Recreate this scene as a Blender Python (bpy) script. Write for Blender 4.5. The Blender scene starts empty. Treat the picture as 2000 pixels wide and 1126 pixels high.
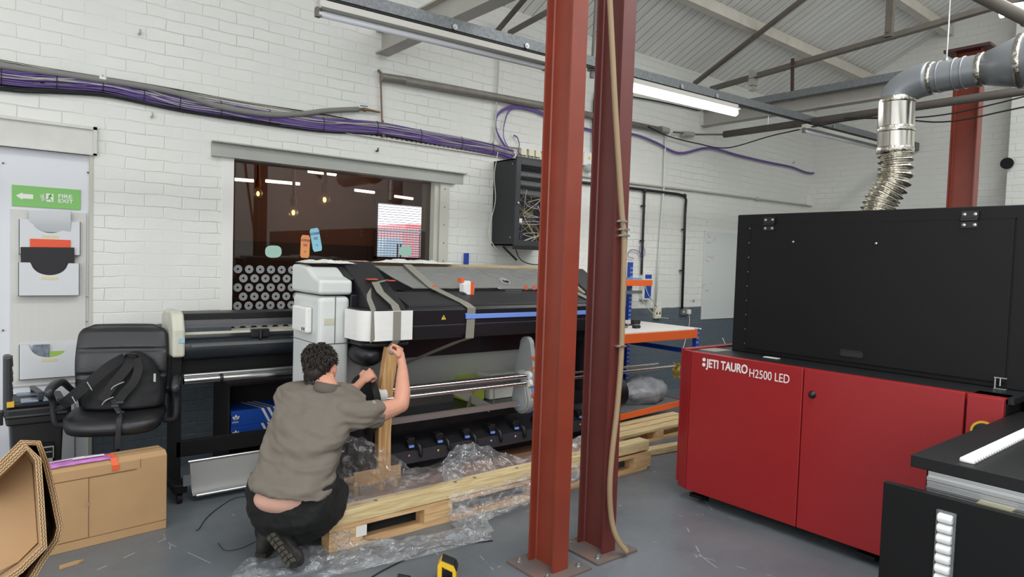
import bpy, bmesh, math, random
from mathutils import Vector, Matrix, noise
random.seed(7)
SC = bpy.context.scene
COL = SC.collection
PI = math.pi
# ------------------------------------------------------------------ camera
YAW, PITCH, ROLL, FPX = 0.683511, -0.0427434, 0.0328385, 1299.47
CAMH = 1.62
def cam_axes():
    cy, sy, cp, sp = math.cos(YAW), math.sin(YAW), math.cos(PITCH), math.sin(PITCH)
    f = Vector((sy*cp, cy*cp, sp)); r = Vector((cy, -sy, 0)); u = r.cross(f)
    cr, sr = math.cos(ROLL), math.sin(ROLL)
    return cr*r + sr*u, -sr*r + cr*u, f
CR, CU, CF = cam_axes()
cd = bpy.data.cameras.new('camera'); cam = bpy.data.objects.new('camera', cd); COL.objects.link(cam)
cam.matrix_world = Matrix(((CR.x, CU.x, -CF.x, 0), (CR.y, CU.y, -CF.y, 0), (CR.z, CU.z, -CF.z, CAMH), (0, 0, 0, 1)))
cd.sensor_width = 36; cd.lens = FPX/2000*36; cd.clip_start = .05; cd.clip_end = 100
SC.camera = cam
# measuring helpers: a sight line meets a real plane of the room (x, y or z = v), or a distance
EYE = Vector((0, 0, CAMH))
def sight(px, py): return CF + CR*((px-1000)/FPX) - CU*((py-563)/FPX)
def on(ax, v, px, py):
    d = sight(px, py); i = 'XYZ'.index(ax); return EYE + d*((v-EYE[i])/d[i])
def far(d, px, py): return EYE + sight(px, py)*d
# ------------------------------------------------------------------ light, world, exposure
SC.view_settings.view_transform = 'Standard'
SC.view_settings.look = 'None'
SC.view_settings.gamma = 1
SC.view_settings.use_curve_mapping = False
SC.view_settings.exposure = 0.0
wd = bpy.data.worlds.new('world'); SC.world = wd; wd.use_nodes = True
wd.node_tree.nodes['Background'].inputs[0].default_value = (.97, .98, 1.0, 1)
wd.node_tree.nodes['Background'].inputs[1].default_value = 1.7
def area(name, loc, size, power, rot, color=(1, 1, 1)):
    l = bpy.data.lights.new(name, 'AREA'); l.shape = 'RECTANGLE'; l.size, l.size_y = size; l.energy = power; l.color = color
    o = bpy.data.objects.new(name, l); COL.objects.link(o); o.location = loc; o.rotation_euler = rot; return o
# unseen area lamps added under the roof for fill, standing in for skylights
area('overhead_fill', (2.2, .2, 6.0), (5, 1.6), 270, (-.40, 0, 0), (.97, .99, 1))
area('overhead_fill', (6.8, .2, 6.0), (3.5, 1.6), 190, (-.40, 0, 0), (.97, .99, 1))
area('doorway_daylight', (-3.0, -2.5, 2.2), (4, 3), 140, (math.radians(80), 0, math.radians(-50)), (.93, .97, 1))
# ------------------------------------------------------------------ helpers
def lin(c):
    return tuple((v/255/12.92 if v/255 <= .04045 else ((v/255+.055)/1.055)**2.4) for v in c)
MATS = {}
def mat(name, rgb, rough=.5, metal=0., var=0., vscale=8., bump=0., bscale=40., emit=0., alpha=1., spec=.5, coat=0., rgb2=None, stretch=None, trans=0.):
    if name in MATS: return MATS[name]
    m = bpy.data.materials.new(name); m.use_nodes = True; nt = m.node_tree; N = nt.nodes; L = nt.links
    b = N['Principled BSDF']; c = lin(rgb) + (1,)
    b.inputs['Base Color'].default_value = c; b.inputs['Roughness'].default_value = rough; b.inputs['Metallic'].default_value = metal
    b.inputs['Specular IOR Level'].default_value = spec; b.inputs['Coat Weight'].default_value = coat
    b.inputs['Transmission Weight'].default_value = trans
    if alpha < 1: b.inputs['Alpha'].default_value = alpha
    if emit: b.inputs['Emission Color'].default_value = c; b.inputs['Emission Strength'].default_value = emit
    if var or bump:
        tc = N.new('ShaderNodeTexCoord'); mp = N.new('ShaderNodeMapping'); L.new(tc.outputs['Object'], mp.inputs['Vector'])
        if stretch: mp.inputs['Scale'].default_value = stretch
    if var:
        n = N.new('ShaderNodeTexNoise'); n.inputs['Scale'].default_value = vscale; n.inputs['Detail'].default_value = 6
        L.new(mp.outputs[0], n.inputs['Vector'])
        r = N.new('ShaderNodeValToRGB'); L.new(n.outputs['Fac'], r.inputs['Fac'])
        r.color_ramp.elements[0].position = .3; r.color_ramp.elements[1].position = .7
        c2 = lin(rgb2)+(1,) if rgb2 else tuple(min(1, v*(1+var)) for v in c[:3])+(1,)
        r.color_ramp.elements[0].color = tuple(v*(1-var) for v in c[:3])+(1,) if not rgb2 else c
        r.color_ramp.elements[1].color = c2
        L.new(r.outputs[0], b.inputs['Base Color'])
    if bump:
        n2 = N.new('ShaderNodeTexNoise'); n2.inputs['Scale'].default_value = bscale; n2.inputs['Detail'].default_value = 4
        L.new(mp.outputs[0], n2.inputs['Vector'])
        bp = N.new('ShaderNodeBump'); bp.inputs['Strength'].default_value = bump; bp.inputs['Distance'].default_value = .01
        L.new(n2.outputs['Fac'], bp.inputs['Height']); L.new(bp.outputs[0], b.inputs['Normal'])
    MATS[name] = m; return m
class MB:
    def __init__(s): s.v = []; s.f = []; s.m = []; s.mi = 0; s.T = None
    def add(s, vs, fs):
        o = len(s.v)
        s.v += [(s.T @ Vector(v)) if s.T else Vector(v) for v in vs]
        s.f += [tuple(i+o for i in f) for f in fs]; s.m += [s.mi]*len(fs); return s
    def box(s, x0, x1, y0, y1, z0, z1):
        return s.add([(x0,y0,z0),(x1,y0,z0),(x1,y1,z0),(x0,y1,z0),(x0,y0,z1),(x1,y0,z1),(x1,y1,z1),(x0,y1,z1)],
                     [(0,3,2,1),(4,5,6,7),(0,1,5,4),(1,2,6,5),(2,3,7,6),(3,0,4,7)])
    def obox(s, c, size, ax=None):
        c = Vector(c); a = ax or (Vector((1,0,0)), Vector((0,1,0)), Vector((0,0,1))); hx, hy, hz = [v/2 for v in size]
        vs = [c + a[0]*i*hx + a[1]*j*hy + a[2]*k*hz for k in (-1,1) for (i,j) in ((-1,-1),(1,-1),(1,1),(-1,1))]
        return s.add(vs, [(0,3,2,1),(4,5,6,7),(0,1,5,4),(1,2,6,5),(2,3,7,6),(3,0,4,7)])
    def bar(s, p0, p1, w, h, up=(0,0,1)):
        p0 = Vector(p0); p1 = Vector(p1); d = (p1-p0); l = d.length; d.normalize(); side = d.cross(Vector(up)).normalized(); u = side.cross(d)
        return s.obox((p0+p1)/2, (l, w, h), (d, side, u))
    def rings(s, R, close=False, caps=True):
        n = len(R[0]); vs = [p for r in R for p in r]; fs = []
        K = len(R)
        for k in range(K if close else K-1):
            for i in range(n):
                a, b = k*n+i, k*n+(i+1) % n; c, d = ((k+1) % K)*n+(i+1) % n, ((k+1) % K)*n+i
                fs.append((a, b, c, d))
        if caps and not close: fs += [tuple(range(n))[::-1], tuple((K-1)*n+i for i in range(n))]
        return s.add(vs, fs)
    def tube(s, pts, r, n=8, caps=True, close=False):
        P = [Vector(p) for p in pts]; K = len(P); R = r if isinstance(r, (list, tuple)) else [r]*K
        up = None; out = []
        for k in range(K):
            if close: t = P[(k+1) % K]-P[k-1]
            else: t = P[min(k+1, K-1)]-P[max(k-1, 0)]
            if t.length < 1e-9: t = Vector((0,0,1))
            t.normalize()
            if up is None: up = Vector((0,0,1)) if abs(t.z) < .9 else Vector((1,0,0))
            up = up - t*up.dot(t); up.normalize(); sd = t.cross(up)
            out.append([P[k] + (up*math.cos(2*PI*i/n)+sd*math.sin(2*PI*i/n))*R[k] for i in range(n)])
        return s.rings(out, close, caps)
    def cyl(s, p0, p1, r, n=20, r2=None): return s.tube([p0, p1], [r, r if r2 is None else r2], n)
    def prism(s, poly, ax, a, b):
        def P(u, v, w): return {'X': (w,u,v), 'Y': (u,w,v), 'Z': (u,v,w)}[ax]
        n = len(poly); vs = [P(u,v,a) for u,v in poly]+[P(u,v,b) for u,v in poly]
        return s.add(vs, [tuple(range(n)), tuple(range(2*n-1, n-1, -1))]+[(i,(i+1)%n,n+(i+1)%n,n+i) for i in range(n)])
    def lathe(s, prof, c, ax=(0,0,1), n=24):
        c = Vector(c); a = Vector(ax).normalized(); t = Vector((1,0,0)) if abs(a.x) < .9 else Vector((0,1,0)); u = a.cross(t).normalized(); w = a.cross(u)
        return s.rings([[c+a*h+(u*math.cos(2*PI*i/n)+w*math.sin(2*PI*i/n))*max(r, 1e-4) for i in range(n)] for r, h in prof])
    def ell(s, c, r, ax=None, n=16, m=10):
        c = Vector(c); a = ax or (Vector((1,0,0)), Vector((0,1,0)), Vector((0,0,1)))
        if not isinstance(r, (tuple, list)): r = (r, r, r)
        R = []
        for j in range(m+1):
            th = PI*j/m; sn = max(math.sin(th), .01); cs = math.cos(th)
            R.append([c + a[0]*r[0]*sn*math.cos(2*PI*i/n) + a[1]*r[1]*sn*math.sin(2*PI*i/n) - a[2]*r[2]*cs for i in range(n)])
        return s.rings(R)
    def grid(s, fn, nu, nv):
        vs = [fn(i/nu, j/nv) for j in range(nv+1) for i in range(nu+1)]
        return s.add(vs, [(j*(nu+1)+i, j*(nu+1)+i+1, (j+1)*(nu+1)+i+1, (j+1)*(nu+1)+i) for j in range(nv) for i in range(nu)])
    def build(s, name, m, parent=None, smooth=False, bevel=0., local=False, seg=2, label=None, org=None, solid=0., sub=0, nofix=False):
        me = bpy.data.meshes.new(name); o = bpy.data.objects.new(name, me); COL.objects.link(o)
        if parent is not None: o.parent = parent; off = ORG.get(parent.name, Vector((0,0,0)))
        elif org is not None: off = Vector(org); o.location = off
        else:
            xs = [v[0] for v in s.v]; ys = [v[1] for v in s.v]; zs = [v[2] for v in s.v]
            off = Vector(((min(xs)+max(xs))/2, (min(ys)+max(ys))/2, min(zs))); o.location = off
        ORG[o.name] = off
        if local: off = Vector((0,0,0))
        me.from_pydata([tuple(Vector(v)-off) for v in s.v], [], s.f)
        for q in (m if isinstance(m, (list, tuple)) else [m]): me.materials.append(q)
        me.polygons.foreach_set('material_index', s.m)
        if not nofix:
            bm = bmesh.new(); bm.from_mesh(me); bmesh.ops.recalc_face_normals(bm, faces=bm.faces); bm.to_mesh(me); bm.free()
        if smooth: me.polygons.foreach_set('use_smooth', [True]*len(me.polygons))
        if smooth == 'auto':
            try: me.set_sharp_from_angle(angle=math.radians(40))
            except Exception: pass
        if solid: md = o.modifiers.new('s', 'SOLIDIFY'); md.thickness = solid; md.offset = 0
        if bevel: md = o.modifiers.new('b', 'BEVEL'); md.width = bevel; md.segments = seg; md.limit_method = 'ANGLE'; md.angle_limit = .6
        if sub: md = o.modifiers.new('u', 'SUBSURF'); md.levels = sub; md.render_levels = sub
        if label: o['label'] = label
        return o
ORG = {}
def thing(name, label, cat, loc, group=None, rz=0):
    o = bpy.data.objects.new(name, None); COL.objects.link(o); o.location = loc; o.rotation_euler = (0,0,rz); o.empty_display_size = .1
    o['label'] = label; o['category'] = cat
    if group: o['group'] = group
    ORG[o.name] = Vector(loc); return o
def tag(o, label, cat, group=None, kind=None):
    o['label'] = label; o['category'] = cat
    if group: o['group'] = group
    if kind: o['kind'] = kind
    return o
def struct(o): o['kind'] = 'structure'; return o
def text(s, name, m, parent, M, size, ext=.001, off=0., sx=1., align='LEFT'):
    cu = bpy.data.curves.new('t', 'FONT'); cu.body = s; cu.size = size; cu.extrude = ext; cu.offset = off; cu.align_x = align
    t = bpy.data.objects.new('t', cu); COL.objects.link(t); bpy.context.view_layer.update()
    me = bpy.data.meshes.new_from_object(t.evaluated_get(bpy.context.evaluated_depsgraph_get())); bpy.data.objects.remove(t)
    M = M @ Matrix.Diagonal((sx, 1, 1, 1)); po = ORG.get(parent.name, Vector((0,0,0))) if parent else Vector((0,0,0))
    me.transform(Matrix.Translation(-po) @ M); me.name = name; me.materials.clear(); me.materials.append(m)
    o = bpy.data.objects.new(name, me); COL.objects.link(o); o.parent = parent; ORG[o.name] = po; return o
def frame(o, x, y):  # matrix: origin, text direction, text up
    x = Vector(x).normalized(); y = Vector(y).normalized(); z = x.cross(y)
    return Matrix(((x.x,y.x,z.x,o[0]),(x.y,y.y,z.y,o[1]),(x.z,y.z,z.z,o[2]),(0,0,0,1)))
def spline(P, k=8):
    P = [Vector(p) for p in P]; o = []
    for i in range(len(P)-1):
        a = P[max(i-1,0)]; b = P[i]; c = P[i+1]; d = P[min(i+2,len(P)-1)]
        for j in range(k):
            t = j/k; o.append(.5*((2*b)+(c-a)*t+(2*a-5*b+4*c-d)*t*t+(3*b-a-3*c+d)*t**3))
    o.append(P[-1]); return o
def rnd(a, b): return random.uniform(a, b)
# ------------------------------------------------------------------ materials
def node_mat(name):
    m = bpy.data.materials.new(name); m.use_nodes = True; return m, m.node_tree.nodes, m.node_tree.links, m.node_tree.nodes['Principled BSDF']
def brick_mat(name, axis, paint_z):
    m, N, L, b = node_mat(name)
    tc = N.new('ShaderNodeTexCoord'); sp = N.new('ShaderNodeSeparateXYZ'); L.new(tc.outputs['Object'], sp.inputs[0])
    cb = N.new('ShaderNodeCombineXYZ'); L.new(sp.outputs[axis], cb.inputs[0]); L.new(sp.outputs[2], cb.inputs[1])
    wn = N.new('ShaderNodeTexNoise'); wn.inputs['Scale'].default_value = 5; wn.inputs['Detail'].default_value = 5; L.new(cb.outputs[0], wn.inputs['Vector'])
    wv = N.new('ShaderNodeVectorMath'); wv.operation = 'SCALE'; wv.inputs['Scale'].default_value = .034; L.new(wn.outputs['Color'], wv.inputs[0])
    ad = N.new('ShaderNodeVectorMath'); L.new(cb.outputs[0], ad.inputs[0]); L.new(wv.outputs[0], ad.inputs[1])
    br = N.new('ShaderNodeTexBrick'); L.new(ad.outputs[0], br.inputs['Vector'])
    br.inputs['Scale'].default_value = 1; br.inputs['Brick Width'].default_value = .245; br.inputs['Row Height'].default_value = .084
    br.inputs['Mortar Size'].default_value = .006; br.inputs['Mortar Smooth'].default_value = 1.0
    br.inputs['Color1'].default_value = (1,1,1,1); br.inputs['Color2'].default_value = (.80,.80,.80,1); br.inputs['Mortar'].default_value = (.0,.0,.0,1)
    n1 = N.new('ShaderNodeTexNoise'); n1.inputs['Scale'].default_value = 28; n1.inputs['Detail'].default_value = 8; L.new(cb.outputs[0], n1.inputs['Vector'])
    n3 = N.new('ShaderNodeTexNoise'); n3.inputs['Scale'].default_value = 2.3; n3.inputs['Detail'].default_value = 5; L.new(cb.outputs[0], n3.inputs['Vector'])
    # mortar depth varies from place to place (thick paint fills it)
    mm = N.new('ShaderNodeMapRange'); mm.inputs['From Min'].default_value = .35; mm.inputs['From Max'].default_value = .65; mm.inputs['To Min'].default_value = .05; mm.inputs['To Max'].default_value = 1
    L.new(n3.outputs['Fac'], mm.inputs['Value'])
    hm = N.new('ShaderNodeMath'); hm.operation = 'MULTIPLY'; L.new(br.outputs['Color'], hm.inputs[0]); L.new(mm.outputs[0], hm.inputs[1])
    ha = N.new('ShaderNodeMath'); ha.operation = 'MULTIPLY_ADD'; ha.inputs[1].default_value = .45; L.new(n1.outputs['Fac'], ha.inputs[0]); L.new(hm.outputs[0], ha.inputs[2])
    # chips
    vo = N.new('ShaderNodeTexVoronoi'); vo.inputs['Scale'].default_value = 2.1; vo.inputs['Randomness'].default_value = 1; L.new(ad.outputs[0], vo.inputs['Vector'])
    cr = N.new('ShaderNodeMath'); cr.operation = 'LESS_THAN'; cr.inputs[1].default_value = .016; L.new(vo.outputs['Distance'], cr.inputs[0])
    bp = N.new('ShaderNodeBump'); bp.inputs['Strength'].default_value = .75; bp.inputs['Distance'].default_value = .006; L.new(ha.outputs[0], bp.inputs['Height']); L.new(bp.outputs[0], b.inputs['Normal'])
    w = N.new('ShaderNodeValToRGB'); L.new(n3.outputs['Fac'], w.inputs['Fac'])
    w.color_ramp.elements[0].color = lin((214,215,209))+(1,); w.color_ramp.elements[1].color = lin((230,230,223))+(1,)
    g = N.new('ShaderNodeValToRGB'); L.new(n1.outputs['Fac'], g.inputs['Fac'])
    g.color_ramp.elements[0].color = lin((78,87,94))+(1,); g.color_ramp.elements[1].color = lin((102,113,120))+(1,)
    cut = N.new('ShaderNodeMath'); cut.operation = 'MULTIPLY_ADD'; cut.inputs[1].default_value = .02; L.new(wn.outputs['Fac'], cut.inputs[0]); L.new(sp.outputs[2], cut.inputs[2])
    gt = N.new('ShaderNodeMath'); gt.operation = 'GREATER_THAN'; gt.inputs[1].default_value = paint_z+.01; L.new(cut.outputs[0], gt.inputs[0])
    mx = N.new('ShaderNodeMix'); mx.data_type = 'RGBA'; L.new(gt.outputs[0], mx.inputs['Factor']); L.new(g.outputs[0], mx.inputs['A']); L.new(w.outputs[0], mx.inputs['B'])
    m2 = N.new('ShaderNodeMix'); m2.data_type = 'RGBA'; L.new(cr.outputs[0], m2.inputs['Factor']); L.new(mx.outputs['Result'], m2.inputs['A']); m2.inputs['B'].default_value = lin((120,108,100))+(1,)
    m3 = N.new('ShaderNodeMix'); m3.data_type = 'RGBA'; m3.blend_type = 'MULTIPLY'; m3.inputs['Factor'].default_value = .06
    L.new(m2.outputs['Result'], m3.inputs['A']); L.new(br.outputs['Color'], m3.inputs['B'])
    L.new(m3.outputs['Result'], b.inputs['Base Color']); b.inputs['Roughness'].default_value = .42
    return m
def floor_mat():
    m, N, L, b = node_mat('grey floor paint')
    tc = N.new('ShaderNodeTexCoord'); n = N.new('ShaderNodeTexNoise'); n.inputs['Scale'].default_value = 1.3; n.inputs['Detail'].default_value = 9; n.inputs['Roughness'].default_value = .65
    L.new(tc.outputs['Object'], n.inputs['Vector'])
    r = N.new('ShaderNodeValToRGB'); L.new(n.outputs['Fac'], r.inputs['Fac']); r.color_ramp.elements[0].position = .3; r.color_ramp.elements[1].position = .72
    r.color_ramp.elements[0].color = lin((92,98,103))+(1,); r.color_ramp.elements[1].color = lin((114,119,123))+(1,)
    # scratches: thin pale lines from stretched voronoi edges, only in patches
    mp = N.new('ShaderNodeMapping'); mp.inputs['Scale'].default_value = (1.1, .45, 1); mp.inputs['Rotation'].default_value = (0, 0, .5); L.new(tc.outputs['Object'], mp.inputs[0])
    v = N.new('ShaderNodeTexVoronoi'); v.feature = 'DISTANCE_TO_EDGE'; v.inputs['Scale'].default_value = 1.5; L.new(mp.outputs[0], v.inputs['Vector'])
    lt = N.new('ShaderNodeMath'); lt.operation = 'LESS_THAN'; lt.inputs[1].default_value = .0035; L.new(v.outputs['Distance'], lt.inputs[0])
    n2 = N.new('ShaderNodeTexNoise'); n2.inputs['Scale'].default_value = 9; n2.inputs['Detail'].default_value = 8; L.new(tc.outputs['Object'], n2.inputs['Vector'])
    g2 = N.new('ShaderNodeMath'); g2.operation = 'GREATER_THAN'; g2.inputs[1].default_value = .55; L.new(n2.outputs['Fac'], g2.inputs[0])
    mu = N.new('ShaderNodeMath'); mu.operation = 'MULTIPLY'; L.new(lt.outputs[0], mu.inputs[0]); L.new(g2.outputs[0], mu.inputs[1])
    g3 = N.new('ShaderNodeMath'); g3.operation = 'GREATER_THAN'; g3.inputs[1].default_value = .715; L.new(n2.outputs['Fac'], g3.inputs[0])
    mxx = N.new('ShaderNodeMath'); mxx.operation = 'MAXIMUM'; L.new(mu.outputs[0], mxx.inputs[0]); L.new(g3.outputs[0], mxx.inputs[1])
    ms = N.new('ShaderNodeMath'); ms.operation = 'MULTIPLY'; ms.inputs[1].default_value = .6; L.new(mxx.outputs[0], ms.inputs[0])
    mx = N.new('ShaderNodeMix'); mx.data_type = 'RGBA'; L.new(ms.outputs[0], mx.inputs['Factor']); L.new(r.outputs[0], mx.inputs['A']); mx.inputs['B'].default_value = lin((170,172,172))+(1,)
    L.new(mx.outputs['Result'], b.inputs['Base Color'])
    rr = N.new('ShaderNodeMapRange'); rr.inputs['To Min'].default_value = .2; rr.inputs['To Max'].default_value = .5; L.new(n2.outputs['Fac'], rr.inputs['Value']); L.new(rr.outputs[0], b.inputs['Roughness'])
    bp = N.new('ShaderNodeBump'); bp.inputs['Strength'].default_value = .15; bp.inputs['Distance'].default_value = .01; L.new(n2.outputs['Fac'], bp.inputs['Height']); L.new(bp.outputs[0], b.inputs['Normal'])
    return m
def plank_mat():
    m, N, L, b = node_mat('white painted boards')
    tc = N.new('ShaderNodeTexCoord'); sp = N.new('ShaderNodeSeparateXYZ'); L.new(tc.outputs['Object'], sp.inputs[0])
    d = N.new('ShaderNodeMath'); d.operation = 'DIVIDE'; d.inputs[1].default_value = .125; L.new(sp.outputs[0], d.inputs[0])
    fr = N.new('ShaderNodeMath'); fr.operation = 'FRACT'; L.new(d.outputs[0], fr.inputs[0])
    gp = N.new('ShaderNodeMath'); gp.operation = 'LESS_THAN'; gp.inputs[1].default_value = .06; L.new(fr.outputs[0], gp.inputs[0])
    n = N.new('ShaderNodeTexNoise'); n.inputs['Scale'].default_value = 2; n.inputs['Detail'].default_value = 8
    mp = N.new('ShaderNodeMapping'); mp.inputs['Scale'].default_value = (6, .8, .8); L.new(tc.outputs['Object'], mp.inputs[0]); L.new(mp.outputs[0], n.inputs['Vector'])
    r = N.new('ShaderNodeValToRGB'); L.new(n.outputs['Fac'], r.inputs['Fac']); r.color_ramp.elements[0].position = .3; r.color_ramp.elements[1].position = .7
    r.color_ramp.elements[0].color = lin((222,221,216))+(1,); r.color_ramp.elements[1].color = lin((240,240,236))+(1,)
    mx = N.new('ShaderNodeMix'); mx.data_type = 'RGBA'; L.new(gp.outputs[0], mx.inputs['Factor']); L.new(r.outputs[0], mx.inputs['A']); mx.inputs['B'].default_value = lin((95,90,84))+(1,)
    L.new(mx.outputs['Result'], b.inputs['Base Color']); b.inputs['Roughness'].default_value = .6; return m
def wood_mat(name, c1, c2, st=(1, 14, 14), rough=.6):
    m, N, L, b = node_mat(name)
    tc = N.new('ShaderNodeTexCoord'); mp = N.new('ShaderNodeMapping'); mp.inputs['Scale'].default_value = st; L.new(tc.outputs['Object'], mp.inputs[0])
    n = N.new('ShaderNodeTexNoise'); n.inputs['Scale'].default_value = 3; n.inputs['Detail'].default_value = 7; n.inputs['Distortion'].default_value = 1.2; L.new(mp.outputs[0], n.inputs['Vector'])
    r = N.new('ShaderNodeValToRGB'); L.new(n.outputs['Fac'], r.inputs['Fac']); r.color_ramp.elements[0].position = .32; r.color_ramp.elements[1].position = .62
    r.color_ramp.elements[0].color = lin(c1)+(1,); r.color_ramp.elements[1].color = lin(c2)+(1,)
    L.new(r.outputs[0], b.inputs['Base Color']); b.inputs['Roughness'].default_value = rough; return m
def film_mat(name, base=.16, milky=.10, tint=(235,240,245), bmp=.7):
    m = bpy.data.materials.new(name); m.use_nodes = True; N = m.node_tree.nodes; L = m.node_tree.links
    for q in list(N):
        if q.type != 'OUTPUT_MATERIAL': N.remove(q)
    out = [q for q in N if q.type == 'OUTPUT_MATERIAL'][0]
    t = N.new('ShaderNodeBsdfTransparent'); g = N.new('ShaderNodeBsdfGlossy'); g.inputs['Roughness'].default_value = .13; d = N.new('ShaderNodeBsdfDiffuse'); d.inputs[0].default_value = lin(tint)+(1,)
    lw = N.new('ShaderNodeLayerWeight'); lw.inputs['Blend'].default_value = .35
    ma = N.new('ShaderNodeMath'); ma.operation = 'MULTIPLY_ADD'; ma.inputs[1].default_value = .55 if bmp else .10; ma.inputs[2].default_value = base; L.new(lw.outputs['Facing'], ma.inputs[0])
    tc = N.new('ShaderNodeTexCoord'); n = N.new('ShaderNodeTexNoise'); n.inputs['Scale'].default_value = 9; n.inputs['Detail'].default_value = 4; n.inputs['Distortion'].default_value = 2.2; L.new(tc.outputs['Object'], n.inputs['Vector'])
    bp = N.new('ShaderNodeBump'); bp.inputs['Strength'].default_value = bmp; bp.inputs['Distance'].default_value = .03; L.new(n.outputs['Fac'], bp.inputs['Height']); L.new(bp.outputs[0], g.inputs['Normal'])
    m1 = N.new('ShaderNodeMixShader'); m1.inputs[0].default_value = milky; L.new(t.outputs[0], m1.inputs[1]); L.new(d.outputs[0], m1.inputs[2])
    m2 = N.new('ShaderNodeMixShader'); L.new(ma.outputs[0], m2.inputs[0]); L.new(m1.outputs[0], m2.inputs[1]); L.new(g.outputs[0], m2.inputs[2]); L.new(m2.outputs[0], out.inputs[0]); return m
WHITEBRICK = brick_mat('painted brick', 0, 1.075); SIDEBRICK = brick_mat('painted side brick', 1, 1.075)
FLOOR = floor_mat(); PLANK = plank_mat()
PINE = wood_mat('pale pine', (196,170,120), (224,204,158)); PINE2 = wood_mat('orange pine', (186,146,100), (214,180,134)); PLY = wood_mat('reddish plywood', (122,88,70), (150,112,90), (2,6,2))
PINEV = wood_mat('pine upright', (168,124,76), (206,166,114), (14,14,1)); TAN = wood_mat('yellow wood', (160,140,104), (186,168,132))
FILM = film_mat('clear film', .045, .12); FILM2 = film_mat('clear film thin', .02, .035); CLEAR = film_mat('clear panel', .05, .03)
WHITE = mat('white paint', (226,225,219), .4, var=.03, vscale=3)
GREYW = mat('warm white plastic', (212,214,210), .45, var=.02)
CREAM = mat('cream plastic', (196,194,178), .45, var=.05, vscale=12)
LINTEL = mat('grey steel lintel', (166,167,161), .35, .2, var=.08, vscale=2)
STEEL = mat('grey painted steel', (168,165,157), .45, .2, var=.08, vscale=3)
DSTEEL = mat('dark steel', (112,106,98), .5, .3, var=.12, vscale=6)
GALV = mat('galvanised steel', (124,128,130), .42, .6, var=.22, vscale=60)
ALU = mat('aluminium', (190,192,192), .3, .9)
CHROME = mat('polished steel', (205,205,205), .18, 1)
BLACK = mat('black plastic', (22,22,24), .42)
BLACKM = mat('matt black', (14,14,15), .6, spec=.3)
BLACKP = mat('black powder coat', (15,15,17), .55, var=.05, bump=.05, bscale=400, spec=.28)
CHARC = mat('charcoal plastic', (48,48,52), .38)
RUB = mat('black rubber', (20,20,20), .8)
RED = mat('red panel', (150,32,36), .35, var=.04, vscale=1.2)
OXIDE = mat('red oxide paint', (126,52,35), .42, var=.10, vscale=4, bump=.1, bscale=12)
OXIDE2 = mat('maroon oxide paint', (98,46,41), .42, var=.10, vscale=4, bump=.1, bscale=12)  # maroon paint; part of its darker tone stands in for lighting
ORANGE = mat('orange beam', (226,98,36), .4)
BLUE = mat('blue upright', (28,66,160), .4)
PURPLE = mat('purple cable', (112,90,152), .5)
BLACKC = mat('black cable', (24,24,26), .5)
WHITEC = mat('white cable', (214,212,200), .5)
CARD = mat('cardboard', (176,141,101), .85, var=.06, vscale=5, bump=.1, bscale=60)
CARDE = mat('cardboard edge', (168,136,96), .9, var=.12, vscale=90)
# ================================================================== THE SETTING
WY = 5.35; RX = 10.5
m = MB(); m.box(-5, 16, -5, 16, -.1, 0); f = struct(m.build('floor', FLOOR, org=(0,0,0)))
def rz(y): return 4.14+.49*(WY-y)
m = MB(); WX0, WX1, WZ0, WZ1 = 1.566, 3.46, .98, 2.33; DX1, DZ1 = .648, 2.235
def wl(x0, x1, z0, z1): m.box(x0, x1, WY, WY+.24, z0, z1)
wl(-5, -.6, 0, 4.3); wl(-.6, DX1, DZ1, 4.3); wl(DX1, WX0, 0, 4.3); wl(WX0, WX1, 0, WZ0); wl(WX0, WX1, WZ1, 4.3); wl(WX1, RX+.2, 0, 4.3)
struct(m.build('wall_back', WHITEBRICK, org=(0,0,0)))
m = MB(); m.prism([(-5,0),(WY,0),(WY,rz(WY)+.1),(.5,rz(.5)+.1),(-5,rz(.5)-2.6)], 'X', RX, RX+.25)
struct(m.build('wall_right', SIDEBRICK, org=(0,0,0)))
m = MB(); m.box(-5, RX+.2, -5.25, -5, 0, 4.3); struct(m.build('wall_front', WHITEBRICK, org=(0,0,0)))
m = MB(); m.box(10.05, RX, 2.30, 2.62, 0, rz(2.3)); struct(m.build('trim_1', SIDEBRICK, org=(0,0,0)))
# sloping boarded ceiling
m = MB(); m.prism([(WY+.2, rz(WY+.2)), (.5, rz(.5)), (.5, rz(.5)+.1), (WY+.2, rz(WY+.2)+.1)], 'X', -5, RX+.2)
m.prism([(.5, rz(.5)), (-5, rz(.5)-2.7), (-5, rz(.5)-2.6), (.5, rz(.5)+.1)], 'X', 9.0, RX+.2)
struct(m.build('ceiling', PLANK, org=(0,0,0)))
PURL = mat('white purlin', (208,202,190), .6, var=.08, vscale=6)
for i, y in enumerate((4.48, 3.50, 2.5, 1.5)):
    m = MB(); m.box(-4, RX, y-.05, y+.05, rz(y)-.15, rz(y)-.027)
    tag(m.build('purlin', PURL, org=(3,y,rz(y)-.1)), ['white timber purlin under the boarded ceiling, nearest the brick wall','white timber purlin under the boarded ceiling, higher up by the grey duct','white timber purlin high under the boards, above the red columns','white timber purlin at the very top of the roof slope'][i], 'purlin', None)
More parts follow.
